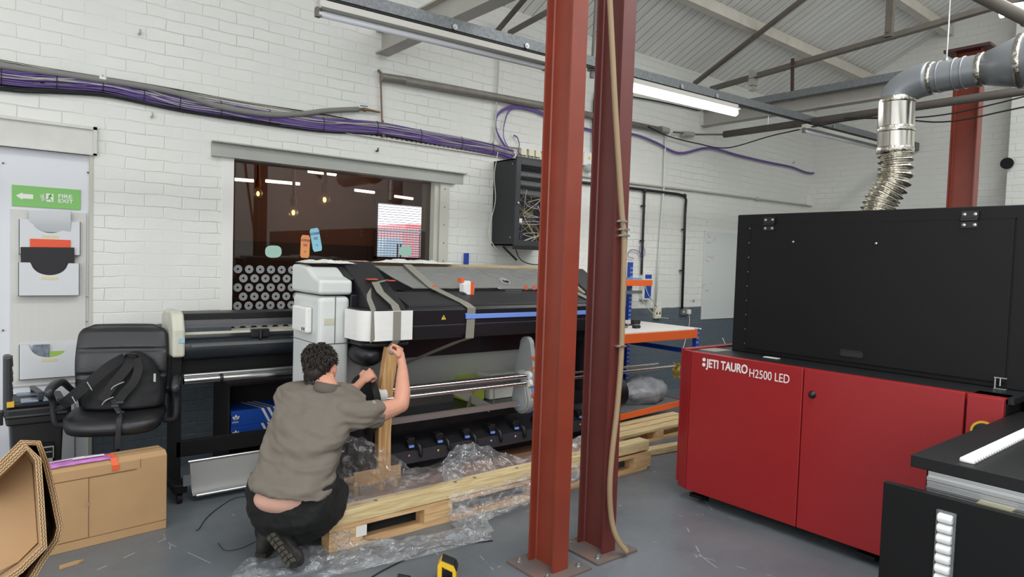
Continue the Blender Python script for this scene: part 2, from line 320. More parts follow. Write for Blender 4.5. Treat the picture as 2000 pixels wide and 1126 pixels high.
# door on the left: white boarded-up opening
m = MB(); m.box(-.6, DX1, WY+.03, WY+.08, 0, DZ1); d1 = m.build('door_1', mat('white board', (216,218,222), .4), org=(0,WY,0)); struct(d1)
m = MB()
for x in (.135, ): m.box(x-.002, x+.002, WY+.026, WY+.031, 0, DZ1)
m.box(.55, .553, WY+.026, WY+.031, 0, 1.27); m.box(.55, .648, WY+.026, WY+.031, 1.27, 1.273); m.box(.55,.648,WY+.026,WY+.031,1.10,1.103); m.box(-.6, .137, WY+.026, WY+.031, 1.13, 1.133)
m.build('panel_seam', mat('seam', (96,92,86), .8), d1)
m = MB()
for x, z in ((.16,2.13),(.62,2.12),(.60,1.12),(.60,1.07),(.16,1.06),(.14,.5),(.61,.5)): m.cyl((x,WY+.02,z),(x,WY+.031,z),.006,8)
m.build('screw', mat('screw brass', (110,95,80), .5, .5), d1)
m = MB(); m.box(-.6, .655, WY-.012, WY+.1, DZ1, 2.425); m.box(-.6, .665, WY-.03, WY-.012, 2.405, 2.425); m.box(-.6,.665,WY-.03,WY-.012,DZ1,DZ1+.012); m.box(.643,.665,WY-.03,WY-.012,DZ1,2.425)
struct(m.build('trim_2', mat('lintel white', (206,205,198), .5, var=.05), org=(0,WY,2.2)))
m = MB(); m.box(DX1-.022, DX1, WY-.004, WY+.06, 0, DZ1); struct(m.build('trim_3', mat('door stop', (190,188,176), .6), org=(DX1,WY,0)))
m = MB(); m.box(1.40, 3.70, WY-.006, WY+.1, 2.335, 2.43); m.box(1.40,3.72,WY-.05,WY-.006,2.43,2.44); m.box(1.40,3.60,WY-.045,WY-.006,2.325,2.335)
struct(m.build('trim_4', LINTEL, org=(2.5,WY,2.3)))
# white boards screwed round the window opening
m = MB(); m.box(1.48, WX0, WY-.008, WY+.0, 1.06, 2.325); struct(m.build('trim_5', WHITE, org=(1.5,WY,1)))
# window
m = MB(); m.box(WX1-.07, WX1, WY+.01, WY+.24, WZ0, WZ1); m.box(WX1-.02, WX1+.08, WY-.012, WY+.0, WZ0, WZ1); m.box(WX0, WX1, WY+.02, WY+.1, WZ0, WZ0+.03); m.box(WX0,WX0+.012,WY+.05,WY+.24,WZ0,WZ1)
w1 = m.build('window_1', mat('putty frame', (196,195,184), .5), org=(2.5,WY,1)); struct(w1)
m = MB()
for i in range(7): m.cyl((WX1+.03, WY-.016, 1.25+.17*i), (WX1+.03, WY-.01, 1.25+.17*i), .006, 8)
m.build('screw', MATS['screw brass'], w1)
# tinted glass
gm, N, L, b = node_mat('window glass')
for q in list(N):
    if q.type != 'OUTPUT_MATERIAL': N.remove(q)
out = [q for q in N if q.type == 'OUTPUT_MATERIAL'][0]
t = N.new('ShaderNodeBsdfTransparent'); t.inputs[0].default_value = (.80,.78,.78,1); g = N.new('ShaderNodeBsdfGlossy'); g.inputs['Roughness'].default_value = .01
fr = N.new('ShaderNodeFresnel'); fr.inputs[0].default_value = 1.5; mt = N.new('ShaderNodeMath'); mt.operation='MULTIPLY'; mt.inputs[1].default_value=1.0; L.new(fr.outputs[0], mt.inputs[0])
mx = N.new('ShaderNodeMixShader'); L.new(mt.outputs[0], mx.inputs[0]); L.new(t.outputs[0], mx.inputs[1]); L.new(g.outputs[0], mx.inputs[2]); L.new(mx.outputs[0], out.inputs[0])
GY = WY+.08
m = MB(); m.box(WX0+.012, WX1-.07, GY, GY+.006, WZ0, WZ1); m.build('pane', gm, w1)
m = MB()
def ring(cx, cz, r0, r1, y=GY-.002, n=28):
    vs = []; fs = []
    for i in range(n):
        a = 2*PI*i/n; vs += [(cx+r1*math.cos(a), y, cz+r1*math.sin(a)), (cx+r0*math.cos(a), y, cz+r0*math.sin(a))]
    for i in range(n): j = (i+1) % n; fs.append((2*i, 2*j, 2*j+1, 2*i+1))
    m.add(vs, fs)
for r in range(9):
    for c in range(12):
        cx = 1.632+c*.0865+(.043 if r % 2 else 0); cz = 1.478-r*.0725
        if cx < 2.75: ring(cx, cz, .0085, .033)
m.build('frosted_dots', mat('frosted vinyl', (138,141,142), .6), w1)
# stickers on the glass
def sticker(name, pts, mt, y, label, cat, grp=None):
    m = MB(); n = len(pts); m.prism([(p.x, p.z) for p in pts], 'Y', y-.0015, y); o = m.build(name, mt); tag(o, label, cat, grp); return o
MINT = mat('mint sticker', (168,206,190), .5)
def oval(cx, cy, rx, ry):
    return [on('Y', GY-.003, cx+rx*math.copysign(abs(math.cos(a))**.75, math.cos(a)), cy+ry*math.copysign(abs(math.sin(a))**.75, math.sin(a))) for a in [2*PI*i/32 for i in range(32)]]
sticker('oval_sticker', oval(534, 491, 16, 12), MINT, GY-.001, 'pale mint oval sticker on the dark part of the window glass above the grey dots', 'sticker')
sticker('oval_sticker', oval(792, 490, 12, 10.5), MINT, GY-.001, 'pale mint oval sticker on the glass in front of the bright outdoor view', 'sticker')
def can(c, w, h, tilt, base, ink, label):
    r = thing('can_sticker', label, 'sticker', c)
    ux = Vector((math.cos(tilt),0,math.sin(tilt))); uz = Vector((-math.sin(tilt),0,math.cos(tilt)))
    poly = [(-w/2+.01,-h/2),(w/2-.01,-h/2),(w/2,-h/2+.02),(w/2,h/2-.02),(w/2-.012,h/2),(-w/2+.012,h/2),(-w/2,h/2-.02),(-w/2,-h/2+.02)]
    m = MB(); P = [Vector(c)+ux*a+uz*b for a, b in poly]; m.prism([(p.x,p.z) for p in P], 'Y', c[1]-.0015, c[1]); m.build('label_print', mat(base[0], base[1], .45), r)
    text('KOOKABA', 'lettering', mat(ink[0], ink[1], .5), r, frame(Vector(c)+ux*(-w/2+.004)+uz*(h*.22)+Vector((0,-.002,0)), ux, uz), .030, .0004, .0006, (w-.008)/.135)
    m = MB()
    for k, (a, b2, ww) in enumerate(((0,.10,.5),(0,.06,.4),(0,.02,.45),(.0,-.22,.2),(.01,-.25,.16))):
        p = Vector(c)+ux*(a*w)+uz*(b2*h)+Vector((0,-.002,0)); m.obox(p, (w*ww,.0008,.0035), (ux, Vector((0,1,0)), uz))
    m.build('small_print', MATS[ink[0]], r); return r
can(tuple(on('Y', GY-.003, 596, 481)), .078, .190, -.03, ('orange can', (238,158,96)), ('violet ink', (110,40,84)), 'orange drinks can shaped sticker on the window glass, left of the blue one')
can(tuple(on('Y', GY-.006, 617, 468)), .082, .196, .20, ('sky blue can', (150,212,230)), ('plum ink', (84,50,110)), 'light blue drinks can shaped sticker tilted on the window glass')
# ------------------------------------------------------------------ the dark room behind the glass
BR = mat('brown room wall', (84,54,42), .7, var=.12, vscale=2); BRD = mat('room dado', (36,24,22), .7)
IY = 8.6
bx0, bx1 = on('Y', IY, 735, 450).x, on('Y', IY, 843, 450).x; bz0, bz1 = on('Y', IY, 790, 502).z, on('Y', IY, 790, 400).z
m = MB(); m.box(1.0, bx0, IY, IY+.1, 0, 3.6); m.box(bx1, 8.5, IY, IY+.1, 0, 3.6); m.box(bx0, bx1, IY, IY+.1, 0, bz0); m.box(bx0, bx1, IY, IY+.1, bz1, 3.6)
m.box(1.0, 1.1, WY+.24, IY, 0, 3.6); m.box(8.4, 8.5, WY+.24, IY, 0, 3.6)
struct(m.build('wall_inner', BR, org=(0,0,0)))
m = MB(); m.box(1.0, 8.5, WY+.24, IY+.1, 3.6, 3.7); struct(m.build('ceiling_inner', mat('brown ceiling', (50,40,36), .8), org=(0,0,0)))
m = MB(); m.box(1.1, bx0-.05, IY-.02, IY, 0, 1.75); struct(m.build('trim_6', BRD, org=(3,IY,0)))
m = MB()
for i in range(22):
    z = bz0+(bz1-bz0)*(i+.5)/22; m.box(bx0, bx1, IY-.03, IY-.024, z-.0035, z+.0035)
m.box(bx0-.04, bx0, IY-.04, IY, bz0-.04, bz1+.04); m.box(bx0-.04, bx1+.3, IY-.04, IY, bz0-.16, bz0)
w2 = m.build('window_2', mat('shutter grey', (70,74,86), .5), org=(bx0,IY,1)); struct(w2)
text('Roller shutters here', 'lettering', mat('yellow letters', (210,190,110), .5), w2, frame((bx0+.12, IY-.043, bz0-.10), (1,0,0), (0,0,1)), .045, .0005) if False else None
# outside seen through the inner window
m = MB(); m.box(5, 16, 15.9, 16, 0, 7); sb = m.build('sky_backdrop', mat('overcast sky', (232,240,248), .9, emit=2.2), org=(10,16,0)); tag(sb, 'bright overcast sky outside the window of the inner room', 'sky'); sb['kind'] = 'structure'
def outcar(px0, px1, py0, py1, col, nm, lab):
    YV = 12.2 if 'blue' in nm else 14.0; a = on('Y', YV, px0, py1); b2 = on('Y', YV, px1, py0); a.z = .42; r = thing('van', lab, 'car', (a.x, YV, 0))
    mm = mat(nm, col, .4, emit=1.3)  # emission puts the washed-out outdoor brightness into the van's colour
    m = MB(); h = b2.z-a.z; w = b2.x-a.x; m.prism([(a.x,a.z),(b2.x,a.z),(b2.x,a.z+h*.5),(b2.x-w*.15,a.z+h*.55),(b2.x-w*.28,b2.z),(a.x+.1,b2.z),(a.x,b2.z-.2)], 'Y', YV, YV+1.6); m.build('van_body', mm, r, bevel=.04)
    m = MB(); m.prism([(b2.x-w*.2,a.z+h*.55),(b2.x-w*.3,b2.z-.12),(b2.x-w*.5,b2.z-.12),(b2.x-w*.5,a.z+h*.55)], 'Y', YV-.02, YV); m.build('side_window', mat('dark glass', (60,70,84), .2), r)
    m = MB(); m.cyl((a.x+w*.2,YV-.03,.3),(a.x+w*.2,YV+.2,.3),.3,16); m.build('wheel', RUB, r); m = MB(); m.cyl((b2.x-w*.2,YV-.03,.3),(b2.x-w*.2,YV+.2,.3),.3,16); m.build('wheel', RUB, r)
outcar(748, 800, 466, 492, (150,186,208), 'pale blue van', 'pale blue van parked outside, seen through the shutter behind the window')
outcar(788, 850, 440, 470, (222,132,136), 'red van', 'red van parked outside, beyond the pale blue one')
m = MB()
for i in range(18):
    p = on('Y', 11.8, 738+i*6, 480); m.box(p.x-.009, p.x+.009, 11.79, 11.82, 0, on('Y', 11.8, 738+i*6, 445).z)
p0 = on('Y', 11.8, 738, 447); p1 = on('Y', 11.8, 846, 452); m.box(p0.x, p1.x, 11.79, 11.83, p0.z-.04, p0.z)
tag(m.build('metal_fence', mat('fence grey', (190,198,206), .5, emit=.7)), 'grey railing fence outside, seen through the window shutter', 'fence')  # fence glows slightly, standing in for daylight on it
pl = bpy.data.lights.new('pendant_glow', 'POINT'); pl.energy = 42; pl.color = (1,.62,.36); pl.shadow_soft_size = .1
po_ = bpy.data.objects.new('pendant_glow', pl); COL.objects.link(po_); po_.location = (3.6,7.2,2.4)
# pendants in the inner room, then stand-ins for reflected tubes
ROPE = mat('rope', (150,88,50), .8, bump=.3, bscale=80); BULB = mat('lit bulb', (255,196,96), .3, emit=9); BGL = film_mat('bulb glass', .05, .02)
for i, (px, py, Y) in enumerate(((504,378,7.4),(573,415,6.8),(634,390,6.4))):
    c = on('Y', Y, px, py); r = thing('pendant_lamp', ['lit bare bulb on a thick rope, leftmost of three behind the window','lit bare bulb on a thick rope, middle one and lowest of three behind the window','lit bare bulb on a thick rope, rightmost and brightest of three behind the window'][i], 'lamp', tuple(c), 'rope pendant lamps')
    m = MB(); m.tube([c+Vector((0,0,.10+k*.06)) + Vector((.004*math.sin(k),0,0)) for k in range(60) if c.z+.1+k*.06 < 3.62], .017, 8); m.build('rope', ROPE, r, True)
    m = MB(); m.lathe([(.03,.06),(.032,.13),(.02,.17)], c); m.build('lamp_socket', ROPE, r, True)
    m = MB(); m.ell(c, .05); m.build('glass_bulb', BGL, r, True); m = MB(); m.ell(c, (.016,.016,.026)); m.build('filament', BULB, r, True)
TUBEREFL = mat('reflected tube glow', (255,246,226), .4, emit=5)  # glow of added tubes that stand in for workshop tubes reflected in the glass
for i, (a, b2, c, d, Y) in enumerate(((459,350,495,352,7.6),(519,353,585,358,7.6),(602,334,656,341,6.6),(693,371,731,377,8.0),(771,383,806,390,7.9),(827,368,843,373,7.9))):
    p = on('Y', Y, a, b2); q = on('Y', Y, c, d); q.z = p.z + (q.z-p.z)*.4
    m = MB(); m.cyl(p, q, .017, 10); tag(m.build('tube_reflection', TUBEREFL), 'stand-in for a tube reflected in the window, ' + ['far left beside the left bulb rope','between the left and middle bulb ropes','highest, just under the lintel','right of the duct reflection','above the bright outdoor view','at the right edge of the glass'][i], 'lamp', 'tube reflections in the window')
# wall junction pier edge shadow line / skirting of outside room are part of the walls
# ================================================================== STEELWORK, DUCT, MACHINES
def hcol(name, x0, x1, y0, y1, mt, label, plate, top=5.2, bolts=True):
    r = thing(name, label, 'column', ((x0+x1)/2, (y0+y1)/2, 0))
    m = MB(); t = .012; xc = (x0+x1)/2
    P = [(x0,y0),(x1,y0),(x1,y0+t),(xc+t/2+.006,y0+t),(xc+t/2,y0+t+.006),(xc+t/2,y1-t-.006),(xc+t/2+.006,y1-t),(x1,y1-t),(x1,y1),(x0,y1),(x0,y1-t),(xc-t/2-.006,y1-t),(xc-t/2,y1-t-.006),(xc-t/2,y0+t+.006),(xc-t/2-.006,y0+t),(x0,y0+t)]
    m.prism(P, 'Z', .012 if plate else 0, top); m.build('steel_section', mt, r)
    if plate:
        a = plate; m = MB(); m.box(a[0], a[1], a[2], a[3], 0, .014); p = m.build('base_plate', mat('dusty plate', (112,88,78), .7, var=.25, vscale=9, rgb2=(92,92,92)), r, bevel=.002)
        for bx, by in ((a[0]+.05,a[2]+.05),(a[1]-.05,a[2]+.05),(a[1]-.05,a[3]-.05),(a[0]+.05,a[3]-.05)):
            m = MB(); m.cyl((bx,by,.014),(bx,by,.017),.018,16); m.cyl((bx,by,.017),(bx,by,.030),.012,6); m.cyl((bx,by,.03),(bx,by,.04),.006,8); m.build('bolt', ALU, p)
    return r
hcol('steel_column', 2.322, 2.427, 2.441, 2.64, OXIDE, 'orange red steel column nearest the crouching person, left of the pair', (2.222,2.545,2.378,2.70))
hcol('steel_column', 2.703, 2.803, 2.451, 2.65, OXIDE2, 'dark maroon steel column with a tan hose strapped to it, right of the pair', (2.600,2.920,2.385,2.70))
fx = 8.36; hcol('steel_column', fx-.07, fx+.07, 2.45, 2.70, OXIDE, 'red steel column standing far behind the big black and red printer, under the duct', (fx-.16,fx+.16,2.4,2.75), top=4.02)
m = MB(); m.box(fx-.14,fx+.14,2.36,2.79,4.02,4.05); cpo = m.build('cap_plate', mat('dark rust', (70,40,36), .6), bpy.data.objects['steel_column.002'])
# cap plate of the far column
# hose strapped to the maroon column
hp = [(1188,-60),(1191,0),(1196,100),(1201,200),(1209,330),(1215,420),(1219,470),(1216,600),(1213,700),(1205,800),(1196,880),(1191,950),(1194,1010),(1205,1050),(1223,1078)]
hpts = [on('Y', 2.425, a, b) for a, b in hp]; hpts[-2] = on('Y', 2.40, 1205, 1050); hpts[-1] = on('Z', .03, 1225, 1078)
m = MB(); m.tube(spline(hpts, 6), .0155, 10); hr = thing('air_hose', 'tan hose running down the front of the maroon column to the floor', 'hose', tuple(hpts[-1]))
m.build('hose_tube', mat('tan hose', (150,128,98), .6, bump=.2, bscale=90, stretch=(1,1,3)), hr, True)
for px, py in ((1215,432),(1217,448),(1211,675),(1217,460)):
    p = on('Y', 2.432, px, py); m = MB(); m.box(p.x-.022, p.x+.024, 2.405, 2.45, p.z-.005, p.z+.005); m.cyl((p.x-.024,2.425,p.z),(p.x-.034,2.425,p.z),.006,8); m.build('hose_clip', ALU, hr)
# I beams overhead
def ibeam(name, xc, z0, z1, w, y0, y1, mt, label, z0f=None, z1f=None):
    m = MB(); t = .014; P = [(xc-w/2,z0),(xc+w/2,z0),(xc+w/2,z0+t),(xc+.006,z0+t),(xc+.006,z1-t),(xc+w/2,z1-t),(xc+w/2,z1),(xc-w/2,z1),(xc-w/2,z1-t),(xc-.006,z1-t),(xc-.006,z0+t),(xc-w/2,z0+t)]
    m.prism(P, 'Y', y0, y1); o = m.build(name, mt, org=(xc, y1, z0)); tag(o, label, 'beam'); return o
ibeam('roof_beam', 2.80, 3.375, 3.575, .13, -3, WY-.002, STEEL, 'grey steel roof beam let into the brick wall above the window')
ibeam('roof_beam', 7.54, 3.465, 3.675, .13, -3, WY-.002, STEEL, 'grey steel roof beam let into the wall right of the columns')
m = MB(); m.box(7.38, 7.46, -2, 4.75, 3.60, 3.68); tag(m.build('support_channel', GALV, org=(7.42,4,3.6)), 'dark galvanised channel lying along the far roof beam', 'channel')
# truss members (flat steel angles)
def angle(p0, p1, w, name, label, mt=None):
    m = MB(); m.bar(p0, p1, .008, w); d = (Vector(p1)-Vector(p0)).normalized(); sd = d.cross(Vector((0,0,1))).normalized()
    u = sd.cross(d); m.bar(Vector(p0)+sd*w/2-u*(w/2-.004), Vector(p1)+sd*w/2-u*(w/2-.004), w, .008)
    o = m.build(name, mt or DSTEEL, org=tuple(p0)); tag(o, label, 'truss member'); return o
angle((7.22,5.3,3.955), (7.22,.6,3.955+.49*4.7-.05), .07, 'rafter', 'dark steel rafter running up under the boards by the far roof beam')
angle((7.5,5.25,3.93), (7.5,-1.5,4.42), .075, 'tie_bar', 'long dark steel tie bar rising from the wall towards the right')
angle((4.04,5.3,3.88), (4.04,.6,3.86+.49*4.7), .06, 'rafter', 'dark steel rafter under the boards seen left of the orange red column')
angle((4.16,5.3,3.87), (4.05,-1.5,4.5), .06, 'tie_bar', 'dark steel tie bar under the boards just left of the orange red column')
m = MB(); m.box(7.44, 7.50, 3.02, 3.09, 4.08, rz(3.05)-.2); m.cyl((7.42,3.055,4.13),(7.52,3.055,4.13),.014,8); tag(m.build('truss_strut', DSTEEL), 'short dark upright strut bolted to the long tie bar above the duct', 'strut')
m = MB(); m.bar((7.47,4.09,3.60),(7.47,4.11,4.08),.03,.03,(1,0,0)); tag(m.build('hanger_rod', mat('rusty iron',(70,48,42),.7)), 'thin dark rusty upright rod tying the far roof beam to the tie bar', 'rod')
m = MB(); m.box(7.43,7.53,4.58,4.65,3.86,4.04); m.cyl((7.48,4.61,3.78),(7.48,4.61,3.86),.012,8); m.box(7.46,7.5,4.57,4.66,3.80,3.82); tag(m.build('beam_clamp', STEEL), 'small grey clamp hanging on the long tie bar near the wall', 'clamp')
# light rail with three battens
A = Vector((-.5,3.87,3.12)); Bq = Vector((10.5,3.87,3.425))
m = MB(); m.bar(A, Bq, .055, .075); r = thing('lighting_rail', 'long dark galvanised rail carrying the strip lights across the workshop', 'rail', tuple(Bq)); 
dd = (Bq-A); m2 = MB(); m.build('channel', GALV, r)
def rail(x): return A + dd*((x-A.x)/dd.x)
m = MB(); m.bar(A-Vector((0,.0,.043)), Bq-Vector((0,.0,.043)), .04, .012); m.build('channel_lip', BLACKC, r)
for x in (2.55,3.19,5.05,5.6,8.0): 
    p = rail(x)+Vector((0,-.034,-.02)); m = MB(); m.lathe([(.02,0),(.02,.006),(.008,.006),(.008,.012)], p, (0,-1,0), 12); m.build('rail_hook', ALU, r)
p = rail(10.45); m = MB(); m.box(10.36,10.5,3.80,3.95,p.z-.06,p.z+.05); m.build('wall_bracket', DSTEEL, r)
TUBEOFF = mat('unlit tube', (200,202,206), .25); TUBELIT = mat('lit strip', (255,255,250), .3, emit=7)
def batten(x0, x1, lit, label, drop):
    a = rail(x0)-Vector((0,0,drop)); b = rail(x1)-Vector((0,0,drop)); b.z += 0; r = thing('strip_light', label, 'strip light', tuple((a+b)/2))
    d = (b-a).normalized(); m = MB()
    m.bar(a+Vector((0,0,.045)), b+Vector((0,0,.045)), .06, .04); m.bar(a+Vector((0,.0,.02)), b+Vector((0,.0,.02)), .12, .012)
    m.build('lamp_body', mat('batten body', (190,188,180), .5), r)
    if not lit:
        m = MB()
        for s in (0,1): e = (a, b)[s]; m.obox(e+Vector((0,0,-.005)), (.03,.035,.055)); 
        m.build('tube_holder', DSTEEL, r)
    m = MB(); m.cyl(a+Vector((0,0,-.012)), b+Vector((0,0,-.012)), .02 if not lit else .034, 14); m.build('lamp_tube' if not lit else 'diffuser', TUBELIT if lit else TUBEOFF, r, True)
    if lit:
        l = bpy.data.lights.new('tube_light', 'AREA'); l.shape='RECTANGLE'; l.size = (b-a).length; l.size_y = .06; l.energy = 16
        o = bpy.data.objects.new('tube_light', l); COL.objects.link(o); o.location = (a+b)/2-Vector((0,0,.055)); ORG['x']=None
    for x in (.2,.8):
        p = a+(b-a)*x; m = MB(); m.bar(p+Vector((0,0,.06)), p+Vector((0,0,drop-.03)), .012, .02, (1,0,0)); m.build('lamp_hanger', ALU, r)
batten(1.60, 3.40, False, 'long unlit strip light at the top left, left of the orange red column', .125)
batten(4.16, 5.98, True, 'lit strip light glowing just right of the maroon column', .115)
batten(7.36, 9.35, False, 'unlit strip light under the rail near the far corner, behind the duct', .13)
# lit lamp and pipe in the top right corner
m = MB(); p = [far(3.3,1880,-25), far(3.3,2080,75)]; m.cyl(p[0], p[1], .032, 16); m.cyl(p[0]+(p[1]-p[0])*.62, p[0]+(p[1]-p[0])*.64, .036, 16); tag(m.build('overhead_pipe', DSTEEL, smooth='auto'), 'dark overhead pipe crossing the top right corner of the view', 'pipe')
m = MB(); p = far(5.0, 2010, 10); m.cyl(p+Vector((-.0,.16,0)), p+Vector((.35,-.9,0)), .045, 14); m.cyl(p+Vector((0,.18,.0)), p+Vector((0,.16,.0)), .05, 14); tag(m.build('strip_light', TUBELIT), 'lit strip light cut off by the top right corner', 'strip light')
# ------------------------------------------------------------------ grey lagged pipe and cable runs along Y
m = MB(); m.cyl((7.5,5.0,3.315),(7.5,-1,3.33),.043,14); r = thing('lagged_pipe', 'grey lagged pipe running out from the back wall under the rail', 'pipe', (7.5,5.0,3.27)); m.build('lagging', mat('grey lagging', (92,86,80), .8, var=.1), r, True)
m = MB(); m.cyl((7.5,5.0,3.315),(7.3,5.27,3.32),.012,8); m.cyl((7.3,5.27,3.32),(6.85,5.30,3.29),.012,8); m.build('bare_pipe', DSTEEL, r)
m = MB(); m.cyl((7.22,5.28,3.31),(7.02,5.28,3.29),.035,12); m.build('fitting', STEEL, r)
for y in (4.4,): m = MB(); m.cyl((7.5,y,3.34),(7.5,y,3.60),.006,6); m.lathe([(.02,0),(.02,.04)],(7.5,y,3.56),(0,0,1),10); m.build('pipe_hanger', ALU, r)
m = MB(); m.tube(spline([(6.3,5.25,3.27),(6.7,5.28,3.22),(7.3,5.25,3.20),(7.45,4.9,3.13),(7.45,4.2,3.22),(7.45,3.2,3.26),(7.45,2.5,3.12),(7.45,1.9,3.16),(7.45,1.0,3.25)],8),.008,6); tag(m.build('power_cable', BLACKC, smooth=True), 'black cable sagging below the grey lagged pipe', 'cable')
m = MB(); m.tube(spline([(7.3,3.4,3.26),(7.3,2.6,3.16),(7.3,2.0,3.20),(7.3,1.2,3.33),(7.3,.6,3.4)],8),.007,6); tag(m.build('power_cable', BLACKC, smooth=True), 'thin black cable looping behind the duct to the far red column', 'cable')
m = MB(); m.cyl((10.4,2.18,3.02),(10.5,2.18,3.02),.06,16); tag(m.build('wall_vent', BLACKC), 'small black round fitting on the far right wall', 'vent') if False else None
m = MB(); p = on('X',10.05,1970,320); m.lathe([(.05,0),(.05,.05),(.07,.05),(.07,.08),(.03,.08)], (10.05,p.y,p.z), (-1,0,0), 18); tag(m.build('wall_speaker', BLACKM), 'small round black fitting on the far right pier', 'fitting')
# ------------------------------------------------------------------ duct
FOIL = mat('crinkled foil', (196,192,180), .22, 1, bump=.9, bscale=34); DUCTG = mat('grey galvanised duct', (138,142,145), .36, .4, var=.06, vscale=3); SHEET = mat('bright sheet metal', (190,188,180), .2, 1, var=.05)
r = thing('extraction_duct', 'large grey and silver extraction duct rising from the black printer', 'duct', (4.93,1.96,2.0))
base = on('X', 4.93, 1722, 405)
fl = spline([(4.90,2.03,1.99),(4.92,2.0,2.12),(4.95,1.935,2.27),(4.95,1.94,2.45)], 20)
m = MB(); pts = []; rr = []
for i in range(len(fl)-1):
    for j in range(4): pts.append(fl[i]+(fl[i+1]-fl[i])*(j/4)); 
K = len(pts)
for i in range(K): rr.append(.103+.011*math.sin(i/K*2*PI*13))
m.tube(pts, rr, 28); m.build('flexible_foil_hose', FOIL, r, True)
m = MB(); m.cyl((4.95,1.94,2.44),(4.95,1.95,2.80),.113,32); m.build('vertical_pipe', SHEET, r, 'auto')
for z in (2.46,2.60,2.80):
    m = MB(); m.lathe([(.113,-.02),(.117,-.016),(.117,.016),(.113,.02)], (4.95,1.943,z), (0,0,1), 32); m.build('foil_tape', FOIL, r, True)
bend = [(4.95,1.95+.0,2.80)]
for k in range(13):
    a = PI/2*k/12; bend.append((4.95, 1.95-.20*(1-math.cos(a)), 2.80+.13*0+.115*math.sin(a)))
m = MB(); m.tube(bend, .11, 30); m.build('bend', DUCTG, r, True)
m = MB(); m.tube([(4.95,1.76,2.915),(4.95,1.42,2.915)], .098, 30); m.build('horizontal_pipe', DUCTG, r, 'auto')
m = MB(); m.tube([(4.95,1.45,2.915),(4.95,1.24,2.925),(4.95,.9,2.93),(4.95,.2,2.93)], [.098,.16,.165,.165], 32); m.build('reducer', DUCTG, r, True)
for y, q in ((1.74,.102),(1.69,.100),(1.60,.100),(1.55,.100),(1.46,.102),(1.245,.163),(1.18,.167)):
    m = MB(); w = .018 if q > .1 and y not in (1.18,) else .006; m.lathe([(q,-w),(q+.004,-w*.8),(q+.004,w*.8),(q,w)], (4.95,y,2.915 if y > 1.3 else 2.925), (0,-1,0), 32); m.build('foil_tape' if w > .01 else 'joint_band', FOIL if w > .01 else DUCTG, r, True)
m = MB(); m.cyl((4.95,1.66,3.01),(4.95,1.66,5.7),.005,6); m.cyl((4.95,1.66,3.0),(4.95,1.66,3.03),.012,8); m.build('hanging_rod', ALU, r)
# ------------------------------------------------------------------ red and black flatbed printer
FXX = 3.84; r = thing('flatbed_printer', 'huge red and black industrial flatbed printer along the right side', 'printer', (4.8,1.2,0))
PB = RED
def panel(y0, y1, z0=.075, z1=1.035, x=FXX, t=.03):
    m = MB(); m.box(x, x+t, y0, y1, z0, z1); return m
m = panel(2.745, 2.83); m.v = [Vector((v.x+(v.y-2.745)*.35, v.y, v.z)) for v in m.v]; m.build('end_panel', RED, r, bevel=.004)
m = panel(1.948, 2.741); fp = m.build('front_panel', RED, r, bevel=.004)
m = panel(1.118, 1.942); fp2 = m.build('front_panel', RED, r, bevel=.004)
m = MB(); m.box(FXX, FXX+.18, .955, 1.108, .075, 1.03); fp3 = m.build('control_panel', RED, r, bevel=.004)
m = MB(); m.box(FXX+.03, 6.0, .95, 2.80, .10, 1.0); m.build('chassis', BLACKM, r)
m = MB(); m.box(FXX+.032, FXX+.06, .955, 2.83, 1.0, 1.032); m.box(FXX+.05, 6.0, 2.80, 2.86, .1, 1.04); m.build('top_rim', RED, r)
m = MB(); m.box(FXX+.06, 6.0, .93, 2.80, 1.0, 1.03); m.build('top_plate', mat('dark top plate', (26,27,28), .45), r)
m = MB(); m.box(4.0, 4.19, 2.66, 2.79, 1.03, 1.033); m.build('grey_plate', mat('grey top plate', (150,146,140), .4), r)
for y in (2.62,.5,1.5):
    m = MB(); m.lathe([(.035,0),(.035,.02),(.012,.02),(.012,.1)], (FXX+.12,y+.05,0), (0,0,1), 16); m.box(FXX+.02,FXX+.2,y,y+.1,.03,.05); m.build('levelling_foot', BLACKM, r)
BX = 4.2
m = MB(); m.box(BX, 6.0, -1.3, 2.66, 1.03, 1.99); hd = m.build('black_hood', BLACKP, r, bevel=.006)
m = MB(); m.box(FXX+.25, BX+.3, -1.3, .93, .1, 1.03); m.build('black_side_cabinet', BLACKP, r)
m = MB(); m.box(BX-.012, BX-.001, 1.045, 2.545, 1.062, 1.915); dr = m.build('hood_door', BLACKP, r, bevel=.002)
m = MB(); e = .004
for a in ((BX-.003,BX,1.038,1.045,1.055,1.925),(BX-.003,BX,2.545,2.552,1.055,1.925),(BX-.003,BX,1.04,2.55,1.915,1.922),(BX-.003,BX,1.04,2.55,1.052,1.058)): m.box(*a)
m.build('door_gap', mat('deep gap', (5,5,5), .9), r)
for y in (2.41,1.245):
    m = MB(); m.box(BX-.02, BX-.001, y-.04, y+.04, 1.925, 1.965); m.box(BX-.02, BX-.012, y-.04, y+.04, 1.875, 1.908); m.cyl((BX-.024,y-.04,1.916),(BX-.024,y+.04,1.916),.008,10); h = m.build('hinge', BLACK, dr)
    for a in (-.025,.025):
        for z in (1.947,1.890): m = MB(); m.lathe([(.009,0),(.009,.004),(.003,.006)], (BX-.02,y+a,z), (-1,0,0), 12); m.build('screw_cap', ALU, h)
for px, py in ((1550,472),(1712,475)):
    p = on('X', BX-.013, px, py); m = MB(); m.lathe([(.007,0),(.007,.008),(.003,.01)], p, (-1,0,0), 12); m.build('latch_stud', ALU, dr)
